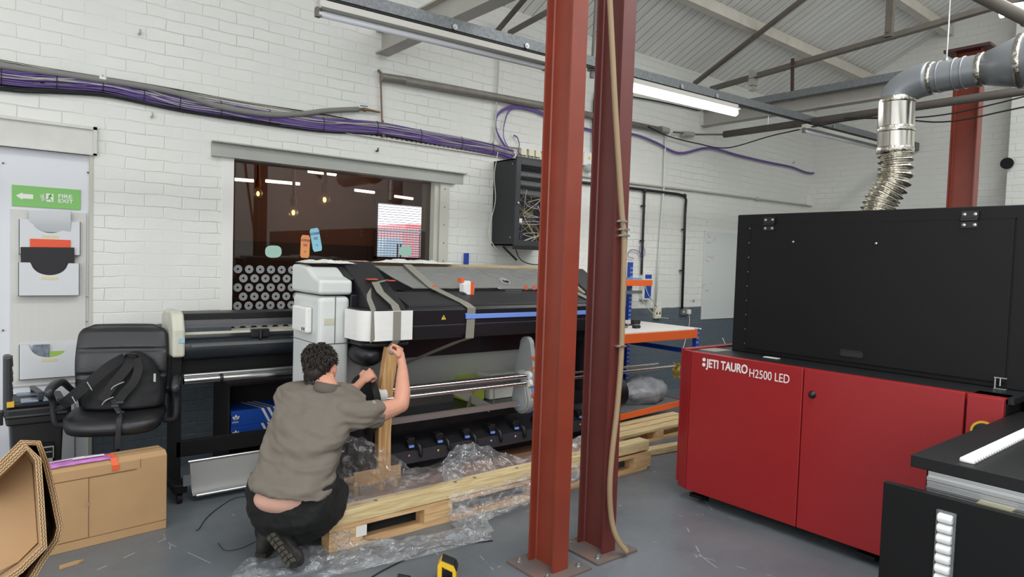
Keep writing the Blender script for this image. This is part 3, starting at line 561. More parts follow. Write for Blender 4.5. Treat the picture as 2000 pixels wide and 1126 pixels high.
p = on('X', BX-.013, 1663, 690); m = MB(); m.box(BX-.018,BX-.012,p.y-.07,p.y+.07,p.z+.016,p.z+.020); m.box(BX-.018,BX-.012,p.y-.07,p.y+.07,p.z-.02,p.z-.016); m.box(BX-.018,BX-.012,p.y-.07,p.y-.066,p.z-.02,p.z+.02); m.box(BX-.018,BX-.012,p.y+.066,p.y+.07,p.z-.02,p.z+.02); m.box(BX-.014,BX-.012,p.y-.066,p.y+.066,p.z-.016,p.z+.016); m.build('pull_recess', mat('handle recess', (34,34,35), .6), dr)
for k in range(9): m = MB(); z = 1.09+k*.1; m.box(BX-.006,BX-.001,2.556,2.562,z,z+.006); m.build('edge_rivet', ALU, dr)
m = MB()
px = on('X', BX-.03, 1955, 750); y0 = px.y; m.box(BX-.06,BX-.03,y0-.03,y0+.025,1.09,1.094); m.box(BX-.06,BX-.03,y0-.03,y0+.025,1.033,1.037); m.box(BX-.05,BX-.044,y0+.018,y0+.024,1.035,1.092); m.cyl((BX-.047,y0,1.05),(BX-.047,y0,1.09),.004,8); m.build('metal_catch', ALU, r)
WTX = mat('white lettering', (232,230,226), .4)
o = on('X', FXX-.001, 1380, 716); U = Vector((0,-1,0)); V = Vector((0,0,1))
text('JETI TAURO', 'lettering', WTX, r, frame(Vector((FXX-.001,o.y,o.z)), U, V), .078, .0006, .0020, .74)
for zz in (.012,.046): m = MB(); m.cyl((FXX-.002,o.y+.022,o.z+zz),(FXX,o.y+.022,o.z+zz),.0125,18); m.build('logo_dot', WTX, r)
o2 = on('X', FXX-.001, 1462, 735); text('H2500 LED', 'lettering', WTX, r, frame(Vector((FXX-.001,o2.y,o2.z)), U, V), .076, .0006, 0, .76)
p = on('X', FXX, 1587, 770); m = MB(); m.lathe([(.022,0),(.022,.006),(.016,.006),(.016,.02),(.01,.024)], p, (-1,0,0), 20); lk = m.build('door_lock', BLACK, fp2, True)
p = on('X', FXX, 1912, 842); m = MB(); m.lathe([(.055,0),(.055,.005),(.045,.005),(.045,.001)], (FXX,1.03,p.z), (-1,0,0), 28); m.build('yellow_ring', mat('safety yellow', (224,180,50), .5), fp3); 
m = MB(); m.lathe([(.044,0),(.044,.004),(.02,.006),(.02,.03)], (FXX,1.03,p.z), (-1,0,0), 24); m.build('switch', BLACK, fp3)
p = far(3.35,1977,811); m = MB(); m.lathe([(.014,0),(.014,.015),(.021,.018),(.021,.032),(.012,.038)], (FXX+.1,.955,p.z-.0), (0,-1,0), 18); m.build('red_stop_button', mat('stop button', (205,60,60), .4), fp3)
m = MB(); p = on('Z',1.036,1530,707); 
for q, w in (((1507,698),.05),): p = on('Z',1.034,*q); m.box(p.x-.02,p.x+.02,p.y-w,p.y+w,1.032,1.036)
m.build('white_tab', WHITE, r)
# ------------------------------------------------------------------ black roller table in front of it
TX = 2.70; r = thing('roller_table', 'black topped feed table with white rollers in the lower right corner', 'table', (3.2,.3,0))
m = MB(); m.box(TX, 4.06, -1.2, .945, .905, .95); m.build('tabletop', mat('scuffed black board', (20,20,21), .5, spec=.3, var=.1, bump=.06, bscale=200), r, bevel=.003)
m = MB()
for k in range(4): z = .888-k*.017; m.box(TX-.012+(.004 if k%2 else 0), TX+.03, -1.2, .885, z-.014, z)
m.box(TX, TX+.03, -1.2, .885, .82, .905); m.build('aluminium_profile', ALU, r, bevel=.001)
m = MB(); m.box(TX+.06, TX+.12, .68, .80, 0, .83); m.build('leg', BLACKM, r); m = MB(); m.box(TX+.06, TX+.12, .2, .26, 0, .83); m.build('leg', BLACKM, r); m = MB(); m.box(3.9,3.96,.68,.74,0,.9); m.build('leg', BLACKM, r)
m = MB(); m.box(TX+.03, 4.0, .84, .9, .82, .9); m.build('cross_rail', BLACKM, r)
m = MB(); m.box(TX-.075, TX-.045, -1.2, 1.005, .04, .845); lf = m.build('drop_leaf', mat('black board', (11,11,12), .6, spec=.25), r, bevel=.003)
m = MB(); m.box(TX-.045, TX, .62, .72, .835, .848); m.box(TX-.05,TX-.04,.62,.72,.80,.84); m.build('hinge', mat('zinc hinge', (170,165,130), .35, .8), r)
WR = mat('white roller', (226,226,224), .45)
sk = MB(); sk.box(TX-.082, TX-.075, .765, .768, .06, .80); sk.box(TX-.082, TX-.075, .822, .825, .06, .80); sk.box(TX-.076,TX-.0748,.766,.824,.06,.80); rs = sk.build('roller_channel', GALV, lf)
for k in range(18):
    z = .775-k*.0355; m = MB(); m.lathe([(.012,-.023),(.0165,-.019),(.0165,.019),(.012,.023)], (TX-.082,.797,z), (0,1,0), 16); m.build('roller', WR, r, 'auto')
sk = MB(); sk.box(TX+.05, 4.02, .755, .812, .9495, .951); sk.build('roller_channel', BLACKM, r)
for k in range(40):
    x = TX+.07+k*.030; m = MB(); m.lathe([(.008,-.023),(.013,-.016),(.013,.016),(.008,.023)], (x,.785,.955), (0,1,0), 12); m.build('roller', WR, r, 'auto')
# ================================================================== WIDE FORMAT PRINTER ON ITS PALLET
PG = mat('light grey printer plastic', (206,209,206), .45, var=.02); PGD = mat('grey printer metal', (186,188,184), .35, .15)
PK = mat('printer black', (24,24,28), .38); PK2 = mat('printer soft black', (34,34,37), .5, bump=.04, bscale=300)
TAPE = mat('grey fibre tape', (150,148,136), .5, alpha=.72); TORG = mat('orange tape', (222,92,50), .5); FOAM = mat('white foam', (226,226,222), .8, var=.02, bump=.15, bscale=60, stretch=(1,1,6)); BFILM = mat('blue film strip', (116,150,226), .35)
r = thing('wide_format_printer', 'large grey and black wide format printer taped with foam, standing on the long pallet', 'printer', (2.9,4.1,.14))
HP = r
# ink tower at the left
m = MB(); m.box(1.70, 1.912, 4.0, 4.45, .42, 1.352); m.build('ink_tower', PG, r, bevel=.035, seg=4)
m = MB(); m.prism([(3.985,1.362),(4.46,1.362),(4.46,1.545),(4.28,1.545),(4.20,1.53),(4.08,1.475),(4.03,1.462),(3.985,1.455)], 'X', 1.693, 1.918); m.build('tower_lid', PG, r, bevel=.022, seg=4)
m = MB(); m.prism([(4.06,1.466),(4.24,1.545),(4.45,1.552),(4.45,1.53),(4.06,1.45)], 'X', 1.735, 1.96); m.build('tower_top_cover', PK2, r, bevel=.004)
m = MB(); m.box(1.70,1.912,3.996,4.46,1.046,1.05); m.box(1.805,1.809,3.997,4.0,1.05,1.352); m.build('panel_seam', mat('seam dark', (70,72,72), .8), r)
m = MB(); m.box(1.655, 1.698, 4.10, 4.34, 1.11, 1.275); m.build('foam_corner', FOAM, r, bevel=.012)
p = (1.705,3.973,1.22); m = MB(); m.box(1.735,1.80,3.9965,3.9985,1.17,1.21); m.build('tape_strip', mat('cream tape', (206,202,178), .5, alpha=.8), r)
m = MB(); m.box(1.6535,1.6545,4.12,4.135,1.125,1.145); m.box(1.6535,1.6545,4.15,4.165,1.125,1.145); m.build('printed_mark', PK, r)
# side frame and bulging left end
prof = [(3.80,1.06),(3.735,1.09),(3.735,1.27),(3.79,1.30),(4.26,1.575),(4.33,1.58),(4.55,1.57),(4.55,.95),(4.0,.95)]
m = MB(); m.prism(prof, 'X', 1.965, 2.20); m.build('end_cover', PK2, r, bevel=.02, seg=4)
m = MB(); m.prism([(4.0,1.05),(4.0,1.36),(4.5,1.5),(4.5,.9),(4.2,.86)], 'X', 1.912, 1.965); m.build('side_gap_panel', PK, r, bevel=.006)
def capring(z0, z1, off=0., xl=1.875, xr=2.205, y=3.72):
    P = [(xr,y-off)]
    for k in range(9): a = PI/2*k/8; P.append((xl+.10-(.10+off)*math.sin(a), y+.10-(.10+off)*math.cos(a)))
    P += [(xl-off, 3.98)]
    return P
m = MB(); P = capring(0,0)+[(2.205,3.98)]; m.prism(P, 'Z', 1.075, 1.285); m.build('end_cap', PK, r, bevel=.012, seg=3)
m = MB(); P = capring(0,0,-.02); P = P+[(2.205,3.98)]; m.prism(P, 'Z', 1.045, 1.075); m.build('end_cap_base', PK, r, bevel=.015)
Q = capring(0,0,.012); Qi = capring(0,0,.004); 
m = MB(); m.prism(Q+Qi[::-1], 'Z', 1.088, 1.275); m.build('foam_wrap', FOAM, r)
m = MB(); m.ell((1.99,3.93,.985), (.10,.16,.085)); m.build('lower_end_bulge', PK, r, True)
# main beam
x0, x1 = 2.20, 4.02
m = MB(); m.prism([(3.76,1.075),(3.745,1.10),(3.745,1.165),(3.752,1.17),(3.745,1.175),(3.745,1.27),(3.765,1.29),(4.03,1.372),(4.1,1.372),(4.1,1.06)], 'X', x0, x1); m.build('front_beam', PK, r, bevel=.004)
m = MB(); m.prism([(3.765,1.289),(3.80,1.303),(4.02,1.372),(4.02,1.378),(3.79,1.308),(3.765,1.296)], 'X', x0+.01, x1); m.build('upper_deck', PK2, r)
m = MB(); m.box(x0, x1, 3.742, 3.745, 1.170, 1.173); m.build('seam_line', mat('seam pale', (60,60,64), .5), r)
m = MB(); m.prism([(4.1,1.36),(4.3,1.5),(4.33,1.535),(4.55,1.54),(4.55,.9),(4.1,.9)], 'X', x0, x1); m.build('rear_body', PK, r, bevel=.01)
m = MB(); m.box(2.64, 3.92, 3.733, 3.744, 1.205, 1.238); m.prism([(2.64,1.205),(2.64,1.246),(2.67,1.24),(2.67,1.205)], 'Y', 3.73, 3.744); m.build('blue_strip', BFILM, r, bevel=.003)
for xx in (2.465, 3.99):
    m = MB(); m.prism([(xx-.018,1.206),(xx+.018,1.206),(xx,1.236)], 'Y', 3.741, 3.7445); wt = m.build('warning_triangle', mat('warning yellow', (222,196,70), .5), r)
    m = MB(); m.box(xx-.002,xx+.002,3.7395,3.7412,1.213,1.227); m.build('warning_mark', PK, wt)
# clear lid
m = MB()
lz = lambda y: 1.392 + (y-4.03)/(4.30-4.03)*.15
poly = [(2.235,4.30),(2.30,4.17),(2.40,4.04),(2.9,4.04),(3.15,4.045),(3.17,4.03),(3.55,4.03),(3.57,4.045),(3.95,4.04),(3.98,4.30)]
vs = [(x,y,lz(y)) for x,y in poly]+[(x,y,lz(y)+.006) for x,y in poly]; n = len(poly)
m.add(vs, [tuple(range(n)), tuple(range(2*n-1,n-1,-1))]+[(i,(i+1)%n,n+(i+1)%n,n+i) for i in range(n)])
lid = m.build('clear_lid', film_mat('clear lid plastic', .13, .16, (206,208,204), .05), r)
m = MB(); m.lathe([(.045,0),(.045,.003)], (3.28,4.12,lz(4.12)+.008), (0,-.5,.85), 24); lg = m.build('round_logo', mat('silver logo', (190,190,196), .3, .5), lid)
nx = Vector((1,0,0)); ny = Vector((0,.27,.15)).normalized(); text('hp', 'lettering', PK, lid, frame(Vector((3.255,4.095,lz(4.095)+.016)), nx, ny), .055, .001, .001)
m = MB(); m.box(2.32, 3.95, 4.02, 4.5, 1.375, 1.385); m.build('inner_platen', PK, r)
for x in (2.56,2.88,3.42,3.50): m = MB(); m.box(x, x+.03, 4.035, 4.04, 1.386, 1.42); m.build('orange_tape', TORG, r)
m = MB(); m.box(3.20, 3.36, 4.005, 4.012, 1.376, 1.388); m.build('lid_handle', ALU, r)
# straps of grey tape over the top
def strap(pts, w, mt=TAPE, name='tape_strip', parent=None, side=(1,0,0)):
    m = MB(); P = [Vector(p) for p in pts]; s = Vector(side)*w/2; vs = []
    for p in P: vs += [p-s, p+s]
    m.add(vs, [(2*i,2*i+1,2*i+3,2*i+2) for i in range(len(P)-1)]); return m.build(name, mt, parent or r, solid=.001)
strap([(2.46,4.42,1.56),(2.50,4.30,1.562),(2.52,4.17,1.49),(2.56,4.03,1.405),(2.66,3.78,1.312),(2.69,3.738,1.28),(2.68,3.738,1.07),(2.62,3.80,1.04),(2.28,4.08,.84)], .07)
strap([(3.80,4.36,1.55),(3.82,4.15,1.50),(3.86,4.03,1.41),(3.92,3.8,1.32)], .06)
strap([(2.085,4.00,1.445),(2.07,3.90,1.385),(2.10,3.76,1.31),(2.09,3.705,1.27),(2.09,3.703,1.09),(2.06,3.74,1.03)], .055)
strap([(2.18,4.02,1.455),(2.05,4.02,1.43),(1.97,3.86,1.345),(1.93,3.715,1.28),(1.92,3.703,1.09)], .05, side=(.8,.4,.3))
for q, w in (((2.075,4.03,1.462),.07),((2.20,4.00,1.455),.05)): m = MB(); m.obox(q, (w,.04,.006)); m.build('orange_tape', TORG, r)
for xx in (2.82, 3.62):
    m = MB(); c = Vector((xx,3.985,1.405)); hx = [(c.x+.055*math.cos(a), c.z+.055*math.sin(a)) for a in [PI/6+PI/3*k for k in range(6)]]; m.prism(hx, 'Y', c.y-.03, c.y+.03); bl = m.build('foam_block', FOAM, r, bevel=.004)
    m = MB(); m.box(xx+.012,xx+.042,3.952,3.9555,1.355,1.45); m.build('orange_tape', TORG, bl); m = MB(); m.box(xx-.05,xx-.025,3.99,4.04,1.445,1.475); m.build('orange_tape', TORG, bl)
# right hand end
m = MB(); m.prism([(3.735,1.07),(3.735,1.27),(3.79,1.30),(4.26,1.56),(4.5,1.56),(4.5,.95),(4.0,.95)], 'X', 4.02, 4.30); m.build('end_cover', PK2, r, bevel=.02, seg=3)
m = MB(); m.prism([(3.95,1.365),(4.30,1.56),(4.34,1.56),(4.34,1.535),(3.98,1.335)], 'X', 4.0, 4.022); m.build('cover_edge', mat('beige edge', (176,166,140), .5), r)
m = MB(); m.box(4.0,4.28,3.78,3.80,.98,1.05); m.box(4.05,4.26,4.0,4.3,.3,.95); m.build('end_leg', PK, r)
m = MB(); m.cyl((4.12,3.72,.55),(4.20,3.72,.55),.13,28); m.cyl((4.14,3.74,.78),(4.22,3.74,.78),.03,16); wheel = m.build('spool_disc', BLACK, r, 'auto')
m = MB(); m.lathe([(.035,0),(.045,0),(.045,.004),(.035,.004)], (4.119,3.72,.57), (-1,0,0), 24); m.build('blue_ring', BFILM, wheel)
m = MB(); m.tube(spline([(4.10,3.76,1.0),(4.2,3.72,.95),(4.24,3.72,.8),(4.2,3.74,.68)],6), .008, 6); m.build('cable', BLACKC, r, True)
# back plate, legs, rods
m = MB(); m.prism([(4.10,1.07),(4.13,1.07),(4.36,.62),(4.33,.60)], 'X', 1.95, 3.95); m.build('paper_guide', PGD, r)
m = MB(); m.box(1.93,2.05,4.1,4.3,.35,1.0); m.build('leg_column', PGD, r, bevel=.01); m = MB(); m.box(3.85,3.95,4.1,4.3,.35,1.0); m.build('leg_column', PGD, r, bevel=.01)
TP2 = mat('pale tape', (150,150,144), .5, alpha=.5)
for a in ([(2.93,4.12,1.04),(2.90,4.19,.92),(2.78,4.27,.76),(2.70,4.33,.64)], [(3.35,4.12,1.04),(3.30,4.19,.92),(3.10,4.30,.72),(3.04,4.33,.64)]):
    strap([(p[0],p[1]-.012,p[2]) for p in a], .06, TP2); m = MB(); m.obox((a[1][0],a[1][1]-.02,a[1][2]), (.03,.004,.02)); m.build('orange_tape', TORG, r)
m = MB(); m.tube([(1.97,3.82,.73),(3.30,3.82,.73)], .042, 20); m.build('paper_roll_bar', mat('grey bar', (112,112,112), .3, .6), r, 'auto')
m = MB(); m.cyl((1.97,3.735,.768),(3.27,3.735,.762),.016,16); m.build('steel_rod', CHROME, r, 'auto')
m = MB(); m.cyl((1.97,3.72,.715),(5.04,3.74,.70),.014,16); m.build('steel_rod', CHROME, r, 'auto')
m = MB(); m.cyl((3.3,3.80,.735),(4.83,3.80,.725),.010,12); m.build('steel_rod', CHROME, r, 'auto')
m = MB(); m.box(1.95,3.12,3.72,3.76,.548,.58); m.build('lower_bar', mat('grey pink bar', (140,128,124), .4, .4), r)
m = MB(); m.box(1.95,3.3,3.78,3.83,.528,.545); m.build('blue_bar', mat('pale blue bar', (150,178,210), .35, .3), r)
def capsule(y0, z0, r0, y1, z1, r1, n=14):
    d = Vector((y1-y0, z1-z0)); L = d.length; a = math.atan2(d.y, d.x); P = []
    for k in range(n+1): t = a+PI/2+PI*k/n; P.append((y0+r0*math.cos(t), z0+r0*math.sin(t)))
    for k in range(n+1): t = a-PI/2+PI*k/n; P.append((y1+r1*math.cos(t), z1+r1*math.sin(t)))
    return P
SUP = mat('grey support plate', (146,150,148), .45)
m = MB(); m.prism(capsule(3.80,.76,.12,3.80,.985,.065), 'X', 3.24, 3.28); sp_ = m.build('spool_support', SUP, r, bevel=.008)
m = MB(); m.prism(capsule(3.80,.74,.06,3.79,.575,.105), 'X', 3.20, 3.25); m.build('spool_support', SUP, r, bevel=.008)
m = MB(); m.prism(capsule(3.80,.74,.05,3.79,.575,.085), 'X', 3.192, 3.2); m.build('support_rim', mat('support rim',(168,172,170),.4), r, bevel=.004)
m = MB(); m.prism(capsule(3.80,.74,.062,3.79,.575,.108), 'X', 3.252, 3.262); m.build('blue_edge', BFILM, r)
m = MB(); m.tube([(3.215,3.735,.765),(3.285,3.735,.765)], .033, 16); m.tube([(3.215,3.725,.71),(3.285,3.725,.71)], .03, 16); m.build('paper_wrap', FOAM, r, 'auto')
m = MB(); m.tube([(1.955,3.735,.74),(2.03,3.735,.74)], .045, 16); m.build('paper_wrap', FOAM, r, 'auto')
for z in (.62,.9,.82): m = MB(); m.obox((3.245,3.70 if z>.7 else 3.69,z), (.035,.01,.02)); m.build('orange_tape', TORG, r)
m = MB(); m.lathe([(.10,-.03),(.185,-.022),(.19,0),(.185,.022),(.08,.03)], (1.905,3.76,.69), (1,0,0), 36); m.build('spool_disc', BLACKM, r, 'auto')
m = MB(); m.box(1.84,1.95,3.70,3.86,.30,.60); m.build('spool_arm', BLACKM, r, bevel=.03)
# base with lever row
m = MB(); m.box(1.75,4.2,3.93,4.5,.16,.52); m.prism([(3.745,.262),(3.745,.345),(3.94,.44),(3.94,.262)], 'X', 1.9, 4.15); m.build('base_box', PK, r, bevel=.004)
m = MB(); m.box(1.92,4.13,3.738,3.7445,.268,.342); m.build('lever_panel', mat('panel charcoal', (44,44,50), .5), r)
cols = [(214,110,120),(214,196,80),(60,70,90),(150,190,230),(236,180,200),(220,226,230)]
for k in range(9):
    x = 2.255+k*.225; m = MB(); m.obox((x,3.80,.40), (.05,.07,.05)); m.cyl((x-.03,3.78,.405),(x+.03,3.78,.405),.012,10); lv = m.build('lever', BLACK, r, bevel=.004)
    m = MB(); m.tube([(x+.03,3.77,.40),(x+.045,3.735,.37),(x+.05,3.725,.33),(x+.055,3.73,.30)], [.009,.011,.014,.008], 8); m.build('lever_grip', BLACK, lv, True)
    m = MB(); m.obox((x-.005,3.758,.372), (.035,.012,.014)); m.build('blue_clip', BFILM, lv)
    c = cols[k % 6]; m = MB(); m.box(x-.038,x-.026,3.7365,3.7385,.315,.327); m.build('colour_dot', mat('dot %d' % (k%6), c, .5), r)
# caster legs on the pallet, items under the printer
m = MB(); m.box(1.95,4.1,4.40,4.415,.159,.17); m.build('base_foot', PK, r)
for a_, b_ in (((2.72,4.1,.68),(2.98,3.86,.52)),((3.02,4.1,.70),(2.78,3.88,.52)),((3.15,4.05,.68),(3.0,3.85,.53))): m = MB(); m.bar(a_,b_,.006,.06); m.build('tape_strip', TAPE, r)
for (x0_,x1_,z0_,z1_,y_,c,n,l) in ((2.95,3.12,.522,.70,4.25,(176,190,66),'green_carton','yellow green carton lying under the printer beside the grey support'),(3.15,3.42,.522,.72,4.22,(196,196,188),'white_carton','white carton lying under the printer beside the green one')):
    m = MB(); m.box(x0_,x1_,y_-.12,y_+.06,z0_,z1_); tag(m.build(n, mat(n, c, .6), bevel=.004), l, 'box')
# white film heaps on top
def crumple(name, c, sx, sy, h, mt, label, cat='film', n=16, seed=0, rz_=0):
    m = MB(); cs, sn = math.cos(rz_), math.sin(rz_)
    def fn(u, v):
        x = (u-.5)*sx; y = (v-.5)*sy; nz = noise.noise(Vector((x*9+seed,y*9,seed*1.7)))+.6*noise.noise(Vector((x*22,y*22,seed)))
        e = min(1, 4*min(u,1-u,v,1-v)+.15); X = x+.02*noise.noise(Vector((y*14,seed,x*8)))*2; Y = y+.02*noise.noise(Vector((x*14,3+seed,y*8)))*2
        return (c[0]+X*cs-Y*sn, c[1]+X*sn+Y*cs, c[2]+max(.002, h*(.35+.5*nz)*e))
    m.grid(fn, n, n); return tag(m.build(name, mt, solid=.0015, nofix=True), label, cat)
crumple('plastic_wrap', (1.86,4.30,1.556), .34, .2, .05, mat('white plastic sheet', (216,216,210), .4), 'crumpled white plastic sheet lying on top of the ink tower', 'plastic sheet', 18, 3)
crumple('plastic_wrap', (2.62,4.42,1.57), .7, .2, .05, mat('white plastic sheet', (216,216,210), .4), 'crumpled pale plastic sheet lying on top of the printer lid beside the glass', 'plastic sheet', 22, 8)
m = MB(); m.box(2.21,4.01,4.45,4.56,1.545,1.57); tag(m.build('wooden_batten', TAN, bevel=.003), 'long thin wooden batten lying along the back edge of the big printer', 'batten')
# ------------------------------------------------------------------ pallet under it
r = thing('long_pallet', 'long pale pine pallet carrying the big printer', 'pallet', (2.85,3.9,0))
PX0, PX1, PY0 = 1.50, 4.20, 3.335
for yy in (PY0, 3.87, 4.40):
    m = MB(); m.box(PX0, PX1-.04, yy, yy+.10, 0, .022); m.build('bottom_board', PINE2, r, bevel=.002)
    m = MB(); m.box(PX0, PX1, yy, yy+.10, .115, .14); m.build('stringer_board', PINE2, r, bevel=.002)
    for xx in (PX0, 2.10, 2.95, 3.55, PX1-.20): m = MB(); m.box(xx, xx+.2, yy, yy+.10, .022, .115); m.build('block', PINE2, r, bevel=.002)
m = MB(); m.box(PX0, PX1, PY0+.10, 4.50, .14, .158); m.build('deck', PLY, r)
m = MB(); m.bar((PX0+.01,PY0+.05,.178),(PX1-.03,PY0+.05,.195),.10,.076); m.build('edge_beam', PINE, r, bevel=.003)
m = MB(); m.box(PX0, PX1, 4.42, 4.50, .158, .21); m.build('edge_beam', PINE, r, bevel=.003)
for xx in (1.8,2.35,2.5,2.85,3.4,4.0,4.1): m = MB(); m.lathe([(.012,0),(.012,.002),(.004,.003)], (xx,PY0+.05,.2165+.0065*(xx-1.5)/2.7*2), (0,0,1), 12); m.build('screw_head', DSTEEL, r)
m = MB(); m.box(1.655,1.72,3.330,3.3345,.055,.115); m.build('paper_label', WHITE, r)
# wooden prop under the printer end
r = thing('wooden_prop', 'upright plank propped under the printer end, gripped by the crouching person', 'plank', (2.03,3.74,.16))
m = MB(); pr = [(2.04,.20),(2.035,.5),(2.045,.8),(2.075,1.0),(2.083,1.045)]
R_ = []
for x, z in pr: R_.append([Vector((x-.05,3.715,z)),Vector((x+.038,3.715,z)),Vector((x+.038,3.765,z)),Vector((x-.05,3.765,z))])
m.rings(R_); m.build('upright_plank', PINEV, r, bevel=.002)
m = MB(); m.box(1.80,2.12,3.67,3.80,.21,.235); m.box(1.80,2.12,3.66,3.675,.21,.30); m.build('base_board', CARD, r, bevel=.002)
for xx in (1.82,1.99,2.09): m = MB(); m.box(xx-.012,xx+.012,3.67,3.78,.158,.21); m.build('foot_block', PINE2, r)
m = MB(); m.ell((2.065,3.712,1.03), (.03,.008,.03)); m.build('grey_tape', mat('grey tape blob',(150,152,154),.6), r, True)
# ------------------------------------------------------------------ small pallets and bench on the right
def pallet(cx, cy, w, d, rz_, label, n=5, z=0.):
    r = thing('pallet', label, 'pallet', (cx,cy,z), None, rz_); ORG[r.name] = Vector((0,0,0))
    for yy in (-d/2, -.05, d/2-.1): 
        m = MB(); m.box(-w/2,w/2,yy,yy+.1,0,.018); m.build('bottom_board', PINE2, r, local=True)
        for xx in (-w/2, -.06, w/2-.12): m = MB(); m.box(xx,xx+.12,yy,yy+.1,.018,.09); m.build('block', PINE2, r, local=True)
    for k in range(n): m = MB(); yy = -d/2+k*(d-.1)/(n-1); m.box(-w/2,w/2,yy,yy+.1,.09,.112); m.build('deck_board', PINE, r, local=True)
    return r
pallet(4.95, 4.02, 1.35, .35, .03, 'small pine pallet on the floor in front of the work bench, under the orange beam', 3)
m = MB(); m.bar((4.22,3.62,.03),(5.3,3.50,.03),.09,.05); tag(m.build('timber_beam', PINE, bevel=.002), 'loose pine beam on the floor behind the maroon column, reaching the red printer', 'beam')

# bench
r = thing('work_bench', 'blue and orange boltless work bench with a white top by the brick wall', 'bench', (5.2,4.7,0))
bx0_, bx1_, by0, by1, bt = 4.55, 5.90, 4.15, 5.22, .965
def upright(x, y, z1, nm='upright'):
    m = MB(); m.prism([(x-.025,y),(x+.025,y),(x+.025,y+.004),(x-.021,y+.004),(x-.021,y+.045),(x-.025,y+.045)], 'Z', 0, z1); o = m.build(nm, BLUE, r)
    m = MB(); z = .06
    while z < z1-.03:
        for dx in (-.012,.012): m.box(x+dx-.004,x+dx+.004,y-.0012,y-.0002,z,z+.022)
        z += .05
    q = m.build('upright_slots', mat('slot grey', (190,196,204), .6), o); return o
upright(bx1_+.01, by0, bt+.0); upright(bx0_, by0, bt); upright(bx0_, by1, bt); upright(6.02, by1-.04, 1.64); upright(4.75, by1-.04, 1.64)
m = MB(); m.box(bx0_, 6.0, by0+.02, by1-.06, bt-.012, bt); m.build('bench_top', WHITE, r)
m = MB(); m.box(bx0_+.02, bx1_-.012, by0-.015, by0+.005, bt-.095, bt-.005); m.build('orange_beam', ORANGE, r, bevel=.004)
m = MB(); m.box(bx0_+.02, 5.86, by1-.07, by1-.05, bt+.0, bt+.07); m.build('orange_beam', ORANGE, r, bevel=.004)
m = MB(); m.box(4.7, 6.13, 4.95, 4.97, 1.372, 1.442); m.build('shelf_beam', ORANGE, r, bevel=.004)
m = MB(); m.box(4.7, 6.12, 4.97, 5.19, 1.425, 1.437); m.box(4.7, 6.0, 5.0, 5.19, 1.30, 1.306); m.build('shelf_board', WHITE, r)
m = MB(); m.bar((5.0,5.0,1.30),(6.0,5.0,1.30),.02,.035); m.build('shelf_rail', GALV, r)
m = MB(); m.bar((bx0_,4.15,.166),(bx1_-.05,4.22,.186),.015,.06); m.build('lower_beam', ORANGE, r, bevel=.003)
m = MB(); m.bar((5.88,4.18,.17),(5.9,5.2,.17),.012,.05); m.build('lower_side_beam', mat('rust orange beam',(150,60,36),.5), r)
m = MB(); m.box(bx0_,5.88,4.22,5.2,.178,.19); m.build('lower_shelf', mat('grey shelf board',(110,112,112),.6), r)
m = MB(); m.bar((5.88,4.2,.72),(5.9,5.2,.72),.012,.05); m.build('side_brace', BLUE, r); m = MB(); m.bar((4.75,5.19,.72),(5.95,5.19,.72),.012,.05); m.build('back_brace', BLUE, r)
# bags on the lower shelf
m = MB()
def blob(c, rr, seed, nn=28, mm=16):
    c = Vector(c); R = []
    for j in range(mm+1):
        th = PI*j/mm; row = []
        for i in range(nn):
            ph = 2*PI*i/nn; d = Vector((math.sin(th)*math.cos(ph), math.sin(th)*math.sin(ph), -math.cos(th)))
            k = 1+.22*noise.noise(d*3+Vector((seed,0,0)))+.10*noise.noise(d*9+Vector((0,seed,0)))
            p = Vector((d.x*rr[0]*k, d.y*rr[1]*k, d.z*rr[2]*k)); q = c+p; q.z = max(q.z, c.z-rr[2]*.55); row.append(q)
        R.append(row)
    return MB().rings(R)
m = blob((5.46,4.50,.28), (.33,.22,.16), 2.); tag(m.build('plastic_sack', mat('grey plastic', (150,152,156), .35, bump=.5, bscale=18, var=.25, vscale=12), smooth=True), 'pale grey plastic sack heaped on the lower shelf of the bench', 'sack')
m = blob((4.99,4.62,.31), (.25,.26,.19), 5.); tag(m.build('plastic_sack', mat('dark plastic', (64,66,70), .3, bump=.6, bscale=18, var=.3, vscale=10), smooth=True), 'dark grey plastic sack heaped behind the pale one on the lower bench shelf', 'sack')
# adapters, cables on the bench top
for (x,y,z,s,l) in ((5.62,4.75,.965,(.11,.05,.05),'black power adapter on the bench top below the white socket'),(5.30,4.72,.965,(.05,.08,.07),'small grey upright adapter on the bench top by the orange beam'),(5.10,4.70,.965,(.12,.06,.035),'flat black adapter on the bench top beside the maroon column'),(5.28,4.45,.965,(.08,.05,.03),'small black plug lying at the front of the bench top')):
    rr_ = thing('power_adapter', l, 'adapter', (x,y,z)); m = MB(); m.box(x-s[0]/2,x+s[0]/2,y-s[1]/2,y+s[1]/2,z,z+s[2]); m.build('adapter_body', BLACK if 'grey' not in l else CHARC, rr_, bevel=.006)
    m = MB(); m.cyl((x+s[0]/2,y,z+s[2]/2),(x+s[0]/2+.025,y,z+s[2]/2),.006,8); m.build('cable_sleeve', BLACKC, rr_)
for k in range(6):
    random.seed(40+k); P = []; c = Vector((rnd(4.95,5.5),rnd(4.5,4.8),.972)); a = rnd(0,6)
    for i in range(9): P.append(c+Vector((rnd(.04,.16)*math.cos(a+i*.9), rnd(.04,.12)*math.sin(a+i*.9), .004+.018*abs(math.sin(i*1.3+k)))))
    m = MB(); m.tube(spline(P,5), .0045, 6); tag(m.build('coiled_cable', BLACKC, smooth=True), 'loose black cable tangled among the adapters on the bench top', 'cable', 'tangled black cables on the bench top')
m = MB(); m.cyl((5.46,4.62,.966),(5.46,4.62,.985),.014,10)
